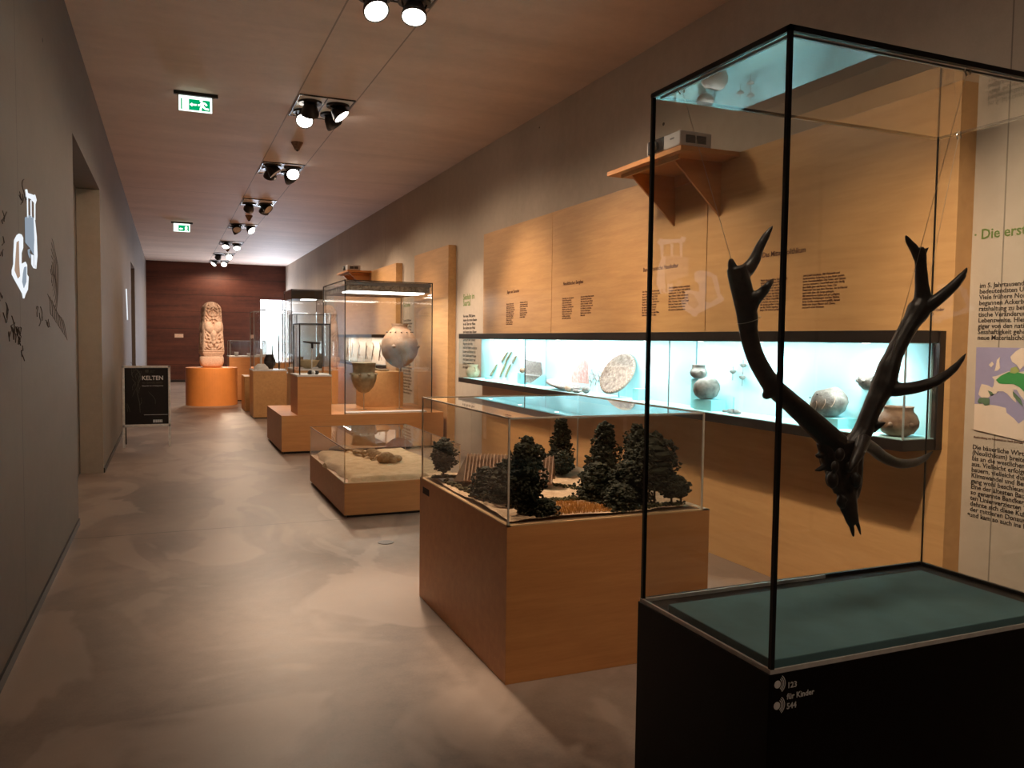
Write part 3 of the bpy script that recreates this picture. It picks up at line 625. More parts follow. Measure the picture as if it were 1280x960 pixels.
def projector(x, y, z, lab):
    t = thing('projector', lab, 'projector', (x + .15, y + .2, z), 'projectors on wall shelves')
    obj('body', MB().box((x, y, z + .012), (x + .27, y + .43, z + .118)), M_white, t, bevel=.012)
    obj('foot', MB().box((x + .03, y + .03, z), (x + .06, y + .06, z + .014)).box((x + .03, y + .37, z), (x + .06, y + .40, z + .014)).box((x + .2, y + .03, z), (x + .24, y + .4, z + .014)), M_grey, t)
    n = obj('lens_recess', MB().box((x - .006, y + .20, z + .018), (x + .02, y + .405, z + .114)), M_frame, t, bevel=.004)
    obj('lens', MB().lathe([(.001, 0), (.032, 0), (.036, .03), (.028, .034), (.024, .026), (.001, .03)], (x, y + .30, z + .065), 24, Matrix.Rotation(-PI / 2, 3, 'Y')), M_edgeg, n, smooth=True)
    obj('focus_dial', MB().box((x + .02, y + .14, z + .116), (x + .06, y + .19, z + .124)), M_frame, t)
    obj('logo_plate', MB().box((x - .002, y + .07, z + .07), (x, y + .12, z + .08)), M_grey, t)
    for x0 in (.05, .14):
        g = MB().box((x + x0, y - .002, z + .035), (x + x0 + .08, y, z + .09)); obj('vent_grille', g, M_frame, t)
        g = MB()
        for k in range(7): g.box((x + x0, y - .004, z + .038 + k * .0078), (x + x0 + .08, y - .002, z + .041 + k * .0078))
        obj('vent_slat', g, M_grey, t)
    return t
projector(3.30, 4.86, 2.967, 'white projector on the beech shelf above the long showcase')
projector(3.32, 16.5, 2.967, 'white projector on the distant shelf far down the right wall')
# ------------------------------------------------------------------ settlement model case
DX0, DX1, DY0, DY1, DB, DT = 1.42, 2.545, 3.405, 4.815, .742, 1.242
mc = thing('model_case', 'beech display case with clear cover holding the miniature settlement model', 'display case', (1.98, 4.1, 0))
obj('base', MB().box((DX0, DY0, 0), (DX1, DY1, DB)), M_beechx, mc, bevel=.002)
obj('top_rim', MB().box((DX0, DY0, DB), (DX1, DY0 + .02, DB + .006)).box((DX0, DY1 - .02, DB), (DX1, DY1, DB + .006)).box((DX0, DY0, DB), (DX0 + .02, DY1, DB + .006)).box((DX1 - .04, DY0, DB), (DX1, DY1, DB + .006)), M_beechl, mc)
glass_case(mc, (1.428, 3.412, DB + .006), (2.500, 4.792, DT), M_acryl, .008, M_perspex, .008, True, 'vt')
obj('guide_mark', MB().box((DX0 - .001, 4.62, .66), (DX0, 4.75, .70)), M_ink, mc)
GZ = DB + .012
def gh(x, y): return GZ + .012 + .016 * noise.noise(Vector((x * 2.2, y * 2.2, 3))) + .004 * noise.noise(Vector((x * 14, y * 14, 1)))
def gf(u, v):
    x, y = 1.445 + u * 1.035, 3.43 + v * 1.345
    return Vector((x, y, gh(x, y)))
m = MB().grid(50, 60, gf)
m.box((1.44, 3.425, DB), (2.485, 4.78, DB + .008))
terrain = tag(obj('model_terrain', m, M_turf, org=(1.96, 4.1, DB), smooth=True), 'sandy ground of the miniature settlement inside the beech model case', 'model landscape')
def tree(name, label, x, y, h, w, mat=M_leaf, trunk=.25, n=260, shape='round', group='miniature trees of the settlement model', seed=0):
    g = random.Random(seed + 11); z = gh(x, y)
    root = thing(name, label, 'model tree', (x, y, z), group)
    r = w / 2; tb = h * trunk
    b = MB().tube([((x, y, z - .004), .0075), ((x + .003, y, z + tb * .6), .006), ((x - .002, y + .002, z + h * .7), .003)], 7, 3)
    for k in range(4):
        a = g.uniform(0, 6.28); b.rod((x, y, z + h * (.3 + .1 * k)), (x + r * .6 * math.cos(a), y + r * .6 * math.sin(a), z + h * (.45 + .1 * k)), .0025, 5)
    obj('trunk', b, M_earth, root)
    b = MB(); lob = []; core = []
    for k in range(10):
        t = (k + .5) / 10
        if shape == 'cone': rr = r * (1.0 - .72 * t) * (.6 if t < .06 else 1)
        elif shape == 'bush': rr = r * math.sqrt(max(.05, 1 - (t * .95) ** 2))
        else: rr = r * math.sqrt(max(.08, 1 - (2 * t - .95) ** 2)) 
        lob.append((z + tb + (h - tb) * t, rr)); b.ball((x, y, z + tb + (h - tb) * t), min(rr * .72, y - 3.425, x - 1.44), (1, 1, min(1.2, (h - tb) / 10 / rr * 1.6)), 2, .25, g)
    for k in range(int(n * 1.9)):
        i = g.randrange(10); zz, rr = lob[i]
        a = g.uniform(0, 6.28); q = rr * (.6 + .42 * math.sqrt(g.random())) * (1 + .22 * math.sin(3 * a + i * 1.7 + seed))
        b.ball((min(2.475, max(1.448, x + q * math.cos(a))), min(4.77, max(3.437, y + q * math.sin(a))), zz + g.uniform(-.5, .5) * (h - tb) / 10), g.uniform(.005, .0105), (1, 1, .8), 1, .4, g)
    obj('foliage', b, mat, root, rnorm=False)
    return root
TR = [('lone round dark tree in the far left corner beside the white card', 1.50, 4.60, .235, .17, M_leaf, .2, 230, 'round'),
 ('broad dark bush at the left front, hiding the foot of the thatched roof', 1.60, 3.82, .20, .27, M_leaf, .02, 420, 'bush'),
 ('dark bush left of the broad one along the left edge of the model', 1.535, 3.98, .16, .17, M_leaf, .02, 240, 'bush'),
 ('tall dark tree right at the front corner of the model', 1.57, 3.535, .365, .19, M_leaf, .02, 520, 'round'),
 ('low dark hedge clump at the foot of the front corner tree', 1.645, 3.49, .07, .15, M_leaf, .02, 150, 'bush'),
 ('round mid-size tree behind the front corner tree', 2.08, 4.62, .19, .17, M_leaf, .1, 220, 'round'),
 ('tall slim dark tree standing at the back edge of the model', 2.30, 4.63, .33, .20, M_leaf, .08, 380, 'cone'),
 ('short bushy tree in front of the tall back tree', 2.24, 4.50, .15, .15, M_leaf, .08, 180, 'round'),
 ('small reddish-brown tree between the back tree and the tall fir-like tree', 2.40, 4.40, .11, .09, M_leafb, .1, 110, 'round'),
 ('tall cone-shaped tree in the middle right of the model', 2.23, 3.95, .375, .26, M_leaf, .05, 560, 'cone'),
 ('wide dark bush at the foot of the cone-shaped tree, left side', 2.09, 3.78, .19, .22, M_leaf, .02, 340, 'bush'),
 ('wide dark bush at the foot of the cone-shaped tree, right side', 2.19, 3.62, .215, .24, M_leaf, .02, 380, 'bush'),
 ('low dark bush at the front right of the wheat field', 2.08, 3.51, .12, .17, M_leaf, .02, 220, 'bush'),
 ('tall round-headed tree with a bare trunk at the right front', 2.27, 3.50, .365, .23, M_leaf, .26, 520, 'round'),
 ('small tree right of the tall bare-trunked tree', 2.36, 3.48, .165, .14, M_leaf, .25, 190, 'round'),
 ('smallest tree at the right end of the row', 2.40, 3.455, .135, .10, M_leaf, .3, 120, 'round'),
 ('tall tree shape put in for a tree shadow at the back right behind the bare-trunked tree', 2.42, 3.92, .37, .17, M_leaf, .1, 300, 'round')]  # last entry: solid tree shape added where a tree's shadow was seen
for k, (lab, x, y, h, w, mt, tr_, n, sh) in enumerate(TR): tree('model_tree', lab, x, y, h, w, mt, tr_, n, sh, seed=k * 7)
def scrub(label, pts, r, hgt, mat, seed):
    g = random.Random(seed); b = MB()
    for (x, y) in pts:
        for k in range(26):
            a = g.uniform(0, 6.28); q = r * math.sqrt(g.random())
            b.ball((x + q * math.cos(a), y + q * math.sin(a), gh(x, y) + g.uniform(0, hgt)), g.uniform(.004, .009), (1, 1, .8), 1, .35, g)
    return tag(obj('model_scrub', b, mat, org=(*pts[0], gh(*pts[0])), kind='stuff', rnorm=False), label, 'model scrub')
scrub('low hedge row of small shrubs behind the wheat field', [(1.66 + .035 * k, 3.755 + .004 * k) for k in range(11)], .016, .018, M_leafg, 3)
scrub('olive scrub along the right side of the sandy path', [(1.98 + .03 * k, 4.25 - .052 * k) for k in range(9)], .028, .014, M_leafg, 4)
scrub('dark low scrub along the back edge of the model', [(1.95 + .035 * k, 4.69 + .005 * (k % 3)) for k in range(14)], .022, .022, M_leaf, 5)
scrub('olive scrub along the left edge near the white card', [(1.475 + .006 * k, 4.46 - .05 * k) for k in range(9)], .016, .02, M_leafg, 6)
scrub('scrub at the right edge under the row of trees', [(2.06 + .035 * k, 3.46 + .006 * (k % 3)) for k in range(11)], .02, .016, M_leafg, 8)
scrub('green scrub around the lone left corner tree', [(1.46 + .02 * k, 4.64 - .02 * (k % 3)) for k in range(6)], .024, .012, M_leafg, 9)
b = MB(); g = random.Random(5)
for k in range(2300):
    x, y = g.uniform(1.62, 2.06), g.uniform(3.445, 3.72)
    if x < 1.70 and y < 3.50: continue
    if x > 1.98 and y > 3.60 + (2.06 - x): continue
    z = gh(x, y); h = g.uniform(.012, .02); t = g.uniform(-.003, .003)
    b.prism([(x - .0012, y, z), (x + .0012, y, z), (x + t, y + t, z + h)], (0, .0016, 0))
tag(obj('wheat_field', b, M_wheat, org=(1.84, 3.58, GZ), kind='stuff', rnorm=False), 'orange ripe wheat field at the front of the settlement model', 'model field')
# long house with thatched roof
hs = thing('model_house', 'miniature long house with a striped thatched roof in the settlement model', 'model house', (1.79, 4.27, GZ))
z = gh(1.79, 4.27)
A, Bp = Vector((1.60, 4.40, z)), Vector((2.00, 4.16, z)); d = (Bp - A).normalized(); nrm = Vector((-d.y, d.x, 0))
if nrm.y > 0: nrm = -nrm
def P(a, b_, h): return A + d * a + nrm * b_ + Vector((0, 0, h))
LN = (Bp - A).length
obj('wall', MB().prism([P(.02, -.075, -.005), P(.02, .075, -.005), P(.02, .075, .05), P(.02, 0, .15), P(.02, -.075, .05)], d * (LN - .04)), M_earth, hs)
for sg in (1, -1):
    r_ = obj('roof_slope', MB().prism([P(-.02, 0, .17), P(-.02, sg * .10, .032), P(-.02, sg * .10, .024), P(-.02, 0, .155)], d * (LN + .04)), M_thatch, hs)
    b = MB()
    for k in range(26):
        a = -.015 + (LN + .03) * k / 25
        b.rod(P(a, sg * .004, .174), P(a, sg * .105, .034), .0028, 5)
    obj('roof_pole', b, M_stone, r_)
obj('hip_end', MB().prism([P(-.02, .10, .028), P(-.085, .06, .02), P(-.02, 0, .165)], (.002, 0, 0)).prism([P(-.085, .06, .02), P(-.085, -.06, .02), P(-.02, 0, .165)], (.002, 0, 0)).prism([P(-.085, -.06, .02), P(-.02, -.10, .028), P(-.02, 0, .165)], (.002, 0, 0)), M_earth, hs)
tag(obj('label_card', MB().box((1.455, 4.47, GZ + .02), (1.54, 4.56, GZ + .024)), M_white, org=(1.5, 4.51, GZ + .02)), 'small white card lying near the left edge of the settlement model', 'card')

# ------------------------------------------------------------------ low grave case
LX0, LX1, LY0, LY1, LB, LT = 1.415, 2.50, 7.15, 9.07, .309, .620
lc = thing('low_case', 'low beech case with clear cover over a sandy grave, behind the settlement model', 'display case', (1.96, 8.1, 0))
obj('base', MB().box((LX0, LY0, .025), (LX1, LY1, LB)), M_beechx, lc, bevel=.002)
obj('plinth', MB().box((LX0 + .03, LY0 + .03, 0), (LX1 - .03, LY1 - .03, .026)), M_edge, lc)
obj('top_rim', MB().box((LX0, LY0, LB), (LX1, LY0 + .02, LB + .006)).box((LX0, LY0, LB), (LX0 + .02, LY1, LB + .006)).box((LX0, LY1 - .02, LB), (LX1, LY1, LB + .006)).box((LX1 - .02, LY0, LB), (LX1, LY1, LB + .006)), M_beechl, lc)
glass_case(lc, (LX0 + .004, LY0 + .004, LB + .006), (LX1 - .004, LY1 - .004, LT), M_acryl, .007, M_beechl, .006, True, 'v')
for p_, q_ in (((LX0, LY0, LT - .004), (LX1, LY0 + .008, LT + .003)), ((LX0, LY0, LT - .004), (LX0 + .008, LY1, LT + .003)), ((LX0, LY1 - .008, LT - .004), (LX1, LY1, LT + .003)), ((LX1 - .008, LY0, LT - .004), (LX1, LY1, LT + .003))):
    obj('top_strip', MB().box(p_, q_), M_clayb, lc)
def sz(x, y): return LB + .055 + .03 * noise.noise(Vector((x * 1.3, y * 1.3, 7))) + .006 * noise.noise(Vector((x * 7, y * 7, 2)))
def sf(u, v):
    y = LY0 + .03 + v * (LY1 - LY0 - .06)
    xl = LX0 + .03 + .03 * math.sin(v * 9) + .02 * math.sin(v * 21)
    x = xl + u * (LX1 - .03 - xl)
    k = min(1, min(u, 1 - u, v, 1 - v) * 30 + .0)
    return Vector((x, y, (LB + .006) * (1 - k) + sz(x, y) * k))
tag(obj('grave_sand', MB().grid(40, 60, sf), M_sand, org=(1.96, 8.1, LB), smooth=True), 'slab of packed sand with wavy edge inside the low case', 'sand slab')
bn = thing('grave_bones', 'crouched brown skeleton remains in a hollow of the sandy grave', 'bones', (1.93, 8.35, LB + .05))
b = MB(); g = random.Random(3)
def bone(a, c, r): b.tube([(a, r * 1.5), (Vector(a).lerp(Vector(c), .15), r), (Vector(a).lerp(Vector(c), .85), r), (c, r * 1.5)], 7, 3)
for a, c, r in (((1.75, 9.0, .39), (1.88, 8.5, .385), .018), ((1.72, 8.95, .385), (1.9, 8.62, .39), .015), ((1.80, 8.6, .385), (1.98, 8.42, .39), .016), ((1.84, 8.3, .385), (2.02, 8.52, .39), .014), ((1.88, 8.12, .38), (2.05, 8.3, .385), .013)): bone(a, c, r)
obj('limb_bone', b, M_bone, bn, smooth=True)
b = MB()
for k in range(10):
    y = 8.12 + k * .042; b.tube([((1.90, y, .375), .007), ((1.93, y + .01, .415), .008), ((2.0, y + .015, .42), .008), ((2.06, y + .01, .38), .006)], 6, 3)
obj('rib_cage', b, M_bone, bn, smooth=True)
obj('skull', MB().ball((1.985, 7.93, .405), .085, (1.05, .85, .75), 3, .03).ball((2.04, 7.88, .385), .05, (1, .9, .8), 2, .05).ball((2.10, 7.96, .395), .06, (1, 1.2, .6), 2, .05), M_bone, bn, smooth=True)
tag(obj('dark_grave_stone', MB().ball((1.74, 9.0, .365), .14, (.9, .5, .35), 3, .06), M_earth, org=(1.74, 9, .35), smooth=True), 'dark lump of earth at the far left of the sandy grave', 'earth lump')

# ------------------------------------------------------------------ long low bench with tall vitrine
BX0, BX1, BY0, BY1, BZ = 1.40, 3.72, 11.41, 13.2, .528
bench = thing('low_bench', 'long low beech plinth behind the grave case, carrying the column and the tall vitrine', 'plinth', (2.5, 12.3, 0))
obj('body', MB().box((BX0, BY0, .03), (BX1, BY1, BZ)), M_beechx, bench, bevel=.002)
obj('plinth', MB().box((BX0 + .03, BY0 + .03, 0), (BX1 - .03, BY1 - .03, .031)), M_edge, bench)
vt = thing('tall_vitrine', 'tall glass vitrine with lit hood on the low bench, holding the two big pots', 'vitrine', (2.9, 12.3, BZ))
VX0, VX1, VY0, VY1, VT = 2.265, 3.535, 11.415, 13.15, 2.412
glass_case(vt, (VX0, VY0, BZ), (VX1, VY1, VT), M_glass, .008, M_edge, .012, True, 'vt')
obj('light_hood', MB().box((VX0 + .03, VY0 + .03, 2.27), (VX1 - .03, VY1 - .05, 2.35)), M_clay, vt)
obj('hood_rail', MB().box((VX0 + .015, VY0 + .02, 2.35), (VX1 - .015, VY0 + .05, VT - .01)), M_grey, vt)
obj('light_panel', MB().box((VX0 + .06, VY0 + .06, 2.255), (VX1 - .10, VY0 + .5, 2.27)), M_strip, vt)
obj('floor_panel', MB().box((VX0 + .03, VY0 + .03, BZ), (VX1 - .06, VY0 + .22, BZ + .02)), M_white, vt)
area('vitrine_hood_lamp', (2.9, 12.0, 2.24), (2.9, 12.0, 0), 34, 1.0, .6, (1, .83, .66))
ib = tag(obj('inner_plinth', MB().box((2.76, 12.53, BZ), (3.41, 13.0, 1.078)), M_beech, org=(3.1, 12.7, BZ), bevel=.002), 'beech box inside the tall vitrine behind the two pots', 'plinth')
ac = (3.24, 12.12, 1.155)
am = pot('amphora', 'big round buff amphora held on a rod in the tall vitrine', [(.03, 0), (.11, .03), (.20, .10), (.262, .20), (.288, .31), (.272, .41), (.215, .51), (.155, .58), (.118, .615), (.118, .65), (.135, .675)], ac, M_amph, seg=48)
for a in (-2.15, -.55, 1.0, 2.6): lug(am, Vector(ac) + Vector((.285 * math.cos(a), .285 * math.sin(a), .33)), .032, (1, 1, .9), M_amph)
b = MB()
for k in range(14):
    a = -2.6 + k * .45; b.ball(Vector(ac) + Vector((.197 * math.cos(a), .197 * math.sin(a), .545)), .013, (1, 1, .8), 1)
obj('dark_dot', b, M_ink, am)
obj('support_rod', MB().rod((3.24, 12.12, BZ), (3.24, 12.12, 1.16), .010, 10).lathe([(.001, BZ), (.05, BZ), (.05, BZ + .008), (.001, BZ + .008)], (3.24, 12.12, 0), 20), M_wire, am)
cc = (2.685, 12.1, .775)
cd = pot('cauldron', 'dull bronze cauldron hung lower left of the amphora in the tall vitrine', [(.02, 0), (.08, .025), (.145, .10), (.185, .20), (.196, .285), (.168, .30), (.165, .33), (.172, .40), (.178, .452), (.20, .46)], cc, M_bronze, seg=40)
for k in range(9):
    a = 2 * PI * k / 9; lug(cd, Vector(cc) + Vector((.19 * math.cos(a), .19 * math.sin(a), .29)), .026, (1, 1, .6), M_bronze, 'rim_knob')
obj('support_rod', MB().rod((2.685, 12.1, BZ), (2.685, 12.1, .78), .009, 10).lathe([(.001, BZ), (.05, BZ), (.05, BZ + .008), (.001, BZ + .008)], (2.685, 12.1, 0), 20), M_wire, cd)
o = tag(obj('green_bronze_mount', MB().tube([((2.85, 12.62, 1.09), .014), ((2.95, 12.64, 1.13), .016), ((3.05, 12.62, 1.105), .018), ((3.2, 12.63, 1.10), .014)], 8, 4), M_bronze, org=(3, 12.6, 1.078), smooth=True), 'flat green bronze piece lying on the beech box inside the vitrine', 'bronze piece')
# column with framed glass
co = thing('column_plinth', 'beech column plinth standing on the left of the low bench', 'plinth', (1.845, 11.75, BZ))
obj('body', MB().box((1.615, BY0 + .008, BZ), (2.077, 12.1, 1.062)), M_beechx, co, bevel=.002)
obj('top_board', MB().box((1.61, BY0 + .004, 1.062), (2.082, 12.104, 1.085)), M_white, co)
fc = thing('framed_glass_case', 'small glass case with black rod frame on the column plinth', 'display case', (1.85, 11.7, 1.085))
glass_case(fc, (1.65, 11.46, 1.085), (2.062, 12.06, 1.79), M_glass, .005, M_frame, .016, True, 'vt')
tb = thing('iron_bar_mount', 'dark iron bar lying across a thin white rod inside the framed glass case', 'exhibit', (1.86, 11.75, 1.085))
obj('white_rod', MB().rod((1.86, 11.75, 1.10), (1.86, 11.75, 1.50), .007), M_white, tb)
obj('foot', MB().lathe([(.001, 1.085), (.06, 1.085), (.06, 1.10), (.001, 1.10)], (1.86, 11.75, 0), 20), M_frame, tb)
obj('iron_bar', MB().tube([((1.74, 11.75, 1.545), .012), ((1.85, 11.75, 1.53), .016), ((1.98, 11.75, 1.525), .013)], 8, 4).rod((1.865, 11.75, 1.53), (1.868, 11.75, 1.45), .018), M_frame, tb)
o = thing('black_fittings', 'two small black fittings with a white bead at the foot of the thin white rod', 'exhibit', (1.85, 11.58, 1.085))
obj('fitting', MB().ball((1.81, 11.58, 1.115), .035, (1, .8, .85), 2, .1), M_frame, o); obj('fitting', MB().ball((1.90, 11.58, 1.112), .032, (1.1, .8, .85), 2, .1), M_frame, o)
obj('bead', MB().ball((1.853, 11.55, 1.113), .028, (1, 1, 1), 2), M_white, o, smooth=True)

# ------------------------------------------------------------------ panels and second showcase further down the right wall
tag(obj('wall_panel', MB().box((XA, 11.42, 0), (W, 13.22, 2.985)), M_beech, org=(XA, 12.3, 0), bevel=.002), 'tall narrow beech wall panel just beyond the lit concrete strip', 'wall panel')
t2 = tag(obj('wall_panel', MB().box((XA, 14.42, 0), (W, 20.4, 2.968)), M_beech, org=(XA, 17, 0), bevel=.002), 'long beech wall panel far down the right wall, under the second projector', 'wall panel')
wt = thing('printed_strip_text', 'two-line olive heading with text printed on the lit concrete strip left of the showcase', 'wall text', (W, 10.8, 1.2))
text('lettering', 'Siedeln im', .115, M_inkg, wt, (3.899,11.09,2.169), '-x')
text('lettering', 'Saartal', .115, M_inkg, wt, (3.899,11.088,2.083), '-x')
BT = 'Vor etwa 7000 Jahren\nkamen die ersten Bauern\nin die Täler der Flüsse.\nSie rodeten den Wald\nund bauten feste Häuser\naus Holz und Lehm, mit\nSpeichern und Zäunen\nrings um die Höfe.\nAuf den Feldern wuchsen\nEmmer und Einkorn, in\nden Gärten auch Erbsen\nund Linsen. Rinder und\nSchafe weideten nahe\nder Siedlung.'
text('body_text', BT, .056, M_ink, wt, (3.899,11.083,1.916), '-x', 1.0)
wt2 = thing('printed_strip_text', 'narrow column of text printed on the far concrete strip seen beside the amphora', 'wall text', (W, 14.0, 1.2))
text('lettering', 'Bronzezeit', .10, M_inkg, wt2, (3.899,14.325,2.171), '-x')
text('body_text', '\n'.join((BT + '\n' + BT).split('\n')[:24]), .056, M_ink, wt2, (3.899,14.32,1.911), '-x', 1.0)
s2 = thing('wall_showcase', 'second black framed wall showcase far down the right wall, with lit pale drawings inside', 'showcase', (3.64, 17, 1.05))
obj('bottom_frame', MB().box((XS, 15.1, 1.045), (XA, 19.0, 1.10)), M_frame, s2); obj('top_frame', MB().box((XS, 15.1, 1.62), (XA, 19.0, 1.677)), M_frame, s2)
obj('back_board', MB().box((XA - .02, 15.1, 1.10), (XA, 19.0, 1.62)), M_paper, s2); obj('front_glass', MB().box((XS, 15.1, 1.1), (XS + .008, 19.0, 1.62)), M_glass, s2)
area('second_showcase_lamp', (XS + .06, 17, 1.60), (XS + .15, 17, 1.1), 26, .04, 3.6, (1, .88, .74))
for k, y in enumerate((15.5, 16.1, 16.7, 17.4, 18.1, 18.6)):
    b = MB()
    b.tube([((3.757, y + .10, 1.17), .012), ((3.757, y + .02, 1.30), .018), ((3.757, y - .03, 1.42), .016), ((3.757, y + .02, 1.52), .012)], 6, 4, .3).tube([((3.757, y - .13, 1.18), .010), ((3.757, y - .02, 1.28), .012), ((3.757, y + .10, 1.24), .008)], 6, 3, .3)
    b.rod((3.757, y - .1, 1.45), (3.757, y + .05, 1.35), .008)
    tag(obj('figure_drawing', b, M_clayb, org=(3.757, y, 1.3)), ['nearest of the brown figure drawings in the far lit showcase', 'second brown figure drawing in the far lit showcase', 'third brown figure drawing in the far lit showcase', 'fourth brown figure drawing in the far lit showcase', 'fifth brown figure drawing in the far lit showcase', 'farthest brown figure drawing in the far lit showcase'][k], 'drawing', 'figure drawings in the far showcase')
# ------------------------------------------------------------------ further cases
def far_case(name, label, x0, x1, y0, y1, zb, zt, edge, hood=False, ew=.012, base=M_beech):
    t = thing(name, label, 'display case', ((x0 + x1) / 2, (y0 + y1) / 2, 0))
    obj('base', MB().box((x0, y0, .02), (x1, y1, zb - .025)), base, t, bevel=.002)
    obj('plinth', MB().box((x0 + .03, y0 + .03, 0), (x1 - .03, y1 - .03, .021)), M_edge, t)
    obj('top_board', MB().box((x0 - .006, y0 - .006, zb - .025), (x1 + .006, y1 + .006, zb)), M_white, t)
    glass_case(t, (x0 + .02, y0 + .02, zb), (x1 - .02, y1 - .02, zt), M_glass, .008, edge, ew, True, 'vt')
    if hood:
        obj('hood', MB().box((x0 + .03, y0 + .03, zt - .19), (x1 - .08, y1 - .03, zt - .012)), M_frame, t)
        obj('light_panel', MB().box((x0 + .25, y0 + .06, zt - .2), (x1 - .2, y0 + .4, zt - .19)), M_strip, t)
    return t
far_case('glass_showcase', 'larger glass case with thin black frame just behind the column plinth', 1.98, 2.70, 14.2, 15.2, 1.06, 2.0, M_frame)
far_case('hooded_showcase', 'tall glass case with black light hood further down the gallery', 2.27, 3.0, 17.0, 18.2, .86, 2.58, M_frame, True)
far_case('tall_glass_showcase', 'beech case with tall glass near the far window, white cross mount inside', 1.50, 2.14, 16.6, 17.4, .955, 2.1, M_edgeg)
tag(obj('narrow_plinth', MB().box((1.48, 18.3, 0), (1.75, 19.2, .75)), M_beech, org=(1.6, 18.7, 0), bevel=.003), 'narrow low beech plinth between the orange drum and the tall glass case', 'plinth')
far_case('small_showcase', 'dark beech case with a small glass box, right behind the orange drum', 1.36, 2.25, 21.3, 22.2, 1.12, 1.5, M_edgeg, base=M_beechx)
far_case('back_showcase', 'glass case close to the far window, seen between the nearer cases', 2.3, 3.0, 22.0, 23.0, .95, 2.3, M_edgeg)
# small exhibits
def cross_mount(x, y, z, h, lab):
    t = thing('cross_mount', lab, 'exhibit', (x, y, z))
    obj('foot', MB().lathe([(.001, z), (.16, z), (.13, z + .05), (.07, z + .11), (.001, z + .11)], (x, y, 0), 20), M_white, t)
    obj('white_cross', MB().rod((x, y, z + .1), (x, y, z + h), .022).rod((x - .09, y, z + h * .68), (x + .09, y, z + h * .68), .018), M_white, t)
cross_mount(1.68, 16.9, .955, .42, 'pale cross-shaped mount on a white foot in the tall glass case')
tag(obj('iron_sword', MB().tube([((1.9, 16.9, .957), .012), ((1.9, 16.9, 1.3), .014), ((1.9, 16.9, 1.5), .004)], 8, 3), M_frame, org=(1.9, 16.9, .955)), 'upright dark blade left of two in the tall glass case', 'sword')
tag(obj('iron_sword', MB().tube([((2.04, 17.0, .957), .014), ((2.04, 17.0, 1.45), .018), ((2.04, 17.0, 1.75), .004)], 8, 3), M_frame, org=(2.04, 17, .955)), 'taller upright dark blade at the right end of the tall glass case', 'sword')
pot('dark_jar', 'dark jar standing in the tall glass case before the bright window', [(.05, 0), (.11, .08), (.12, .18), (.08, .27), (.09, .3)], (1.88, 17.2, .955), M_frame)
pot('pale_bowl', 'pale wide bowl in the framed case behind the column', [(.06, 0), (.14, .05), (.19, .13), (.2, .15)], (2.25, 14.6, 1.06), M_clayy)
pot('grey_jar', 'grey jar right of the pale bowl in the framed case', [(.05, 0), (.10, .07), (.11, .16), (.07, .24), (.08, .27)], (2.5, 14.7, 1.06), M_clay)
pot('clay_jar', 'brown jar inside the hooded glass case', [(.06, 0), (.13, .1), (.14, .2), (.09, .3), (.1, .34)], (2.5, 17.5, .86), M_clayb)
pot('white_cup', 'small white cup in the small glass box behind the drum', [(.04, 0), (.05, .06), (.055, .1)], (1.55, 21.6, 1.12), M_white)
pot('white_cup', 'second white cup further right in the small glass box behind the drum', [(.03, 0), (.05, .04), (.055, .07)], (1.85, 21.6, 1.12), M_white)

# ------------------------------------------------------------------ carved pillar on orange drum
SXc, SYc = .905, 20.37
tag(obj('round_plinth', MB().lathe([(.001, 0), (.575, 0), (.575, .868), (.57, .875), (.001, .875)], (SXc, SYc, 0), 64), M_orange, org=(SXc, SYc, 0), smooth=False), 'wide orange drum plinth under the carved stone pillar', 'plinth')
sp = thing('carved_pillar', 'pale carved stone pillar with rounded top on a basin block, on the orange drum', 'sculpture', (SXc, SYc, .875))
def sq(r, z, e=.28):
    return r
m = MB().lathe([(.001, .877), (.20, .877), (.26, .92), (.285, 1.0), (.285, 1.10), (.27, 1.135), (.20, 1.14), (.001, 1.14)], (SXc, SYc, 0), 48, None, lambda a, z: 1 / (abs(math.cos(a)) ** 6 + abs(math.sin(a)) ** 6) ** (1 / 6) * .93)
obj('basin_block', m, M_stone, sp, smooth=True)
def relief(u, t): return 1.15 * relief_(u, t)
def relief_(u, t):
    """u in -1..1 across one face, t 0..1 up: carved height"""
    h = 0
    if t < .09: return 0
    if t < .115: return .02
    def bump(cx, cy, rx, ry, hh):
        d = ((u - cx) / rx) ** 2 + ((t - cy) / ry) ** 2
        return hh * math.sqrt(1 - d) if d < 1 else 0
    face = max(bump(0, .40, .34, .09, .075), bump(0, .315, .22, .055, .065), bump(-.13, .345, .09, .02, .055), bump(.13, .345, .09, .02, .055), bump(0, .25, .24, .045, .06), bump(-.25, .19, .2, .04, .04), bump(.25, .19, .2, .04, .04))
    leaf = 0
    for sgn in (-1, 1):
        du = (u - sgn * .47); dt = t - .53
        q = (du * .8 + sgn * dt * 2.4) ** 2 / .32 + (dt * 6.5 - sgn * du * .9) ** 2 / .55
        if q < 1: leaf = max(leaf, .075 * math.sqrt(1 - q))
    s = math.sin(6.5 * abs(u) + 3.4 * math.sin(t * 22)) * math.cos(t * 36 + 3 * math.sin(abs(u) * 4.5))
    s = max(0, min(1, (s + .30) * 2.6)); s = s * s * (3 - 2 * s)
    scroll = .052 * s if abs(u) < .90 else .045
    return max(face, leaf, 0) if (face > .004 or leaf > .004) else scroll - .03
nu, nt_ = 120, 130
HB, HT = 1.14, 2.415
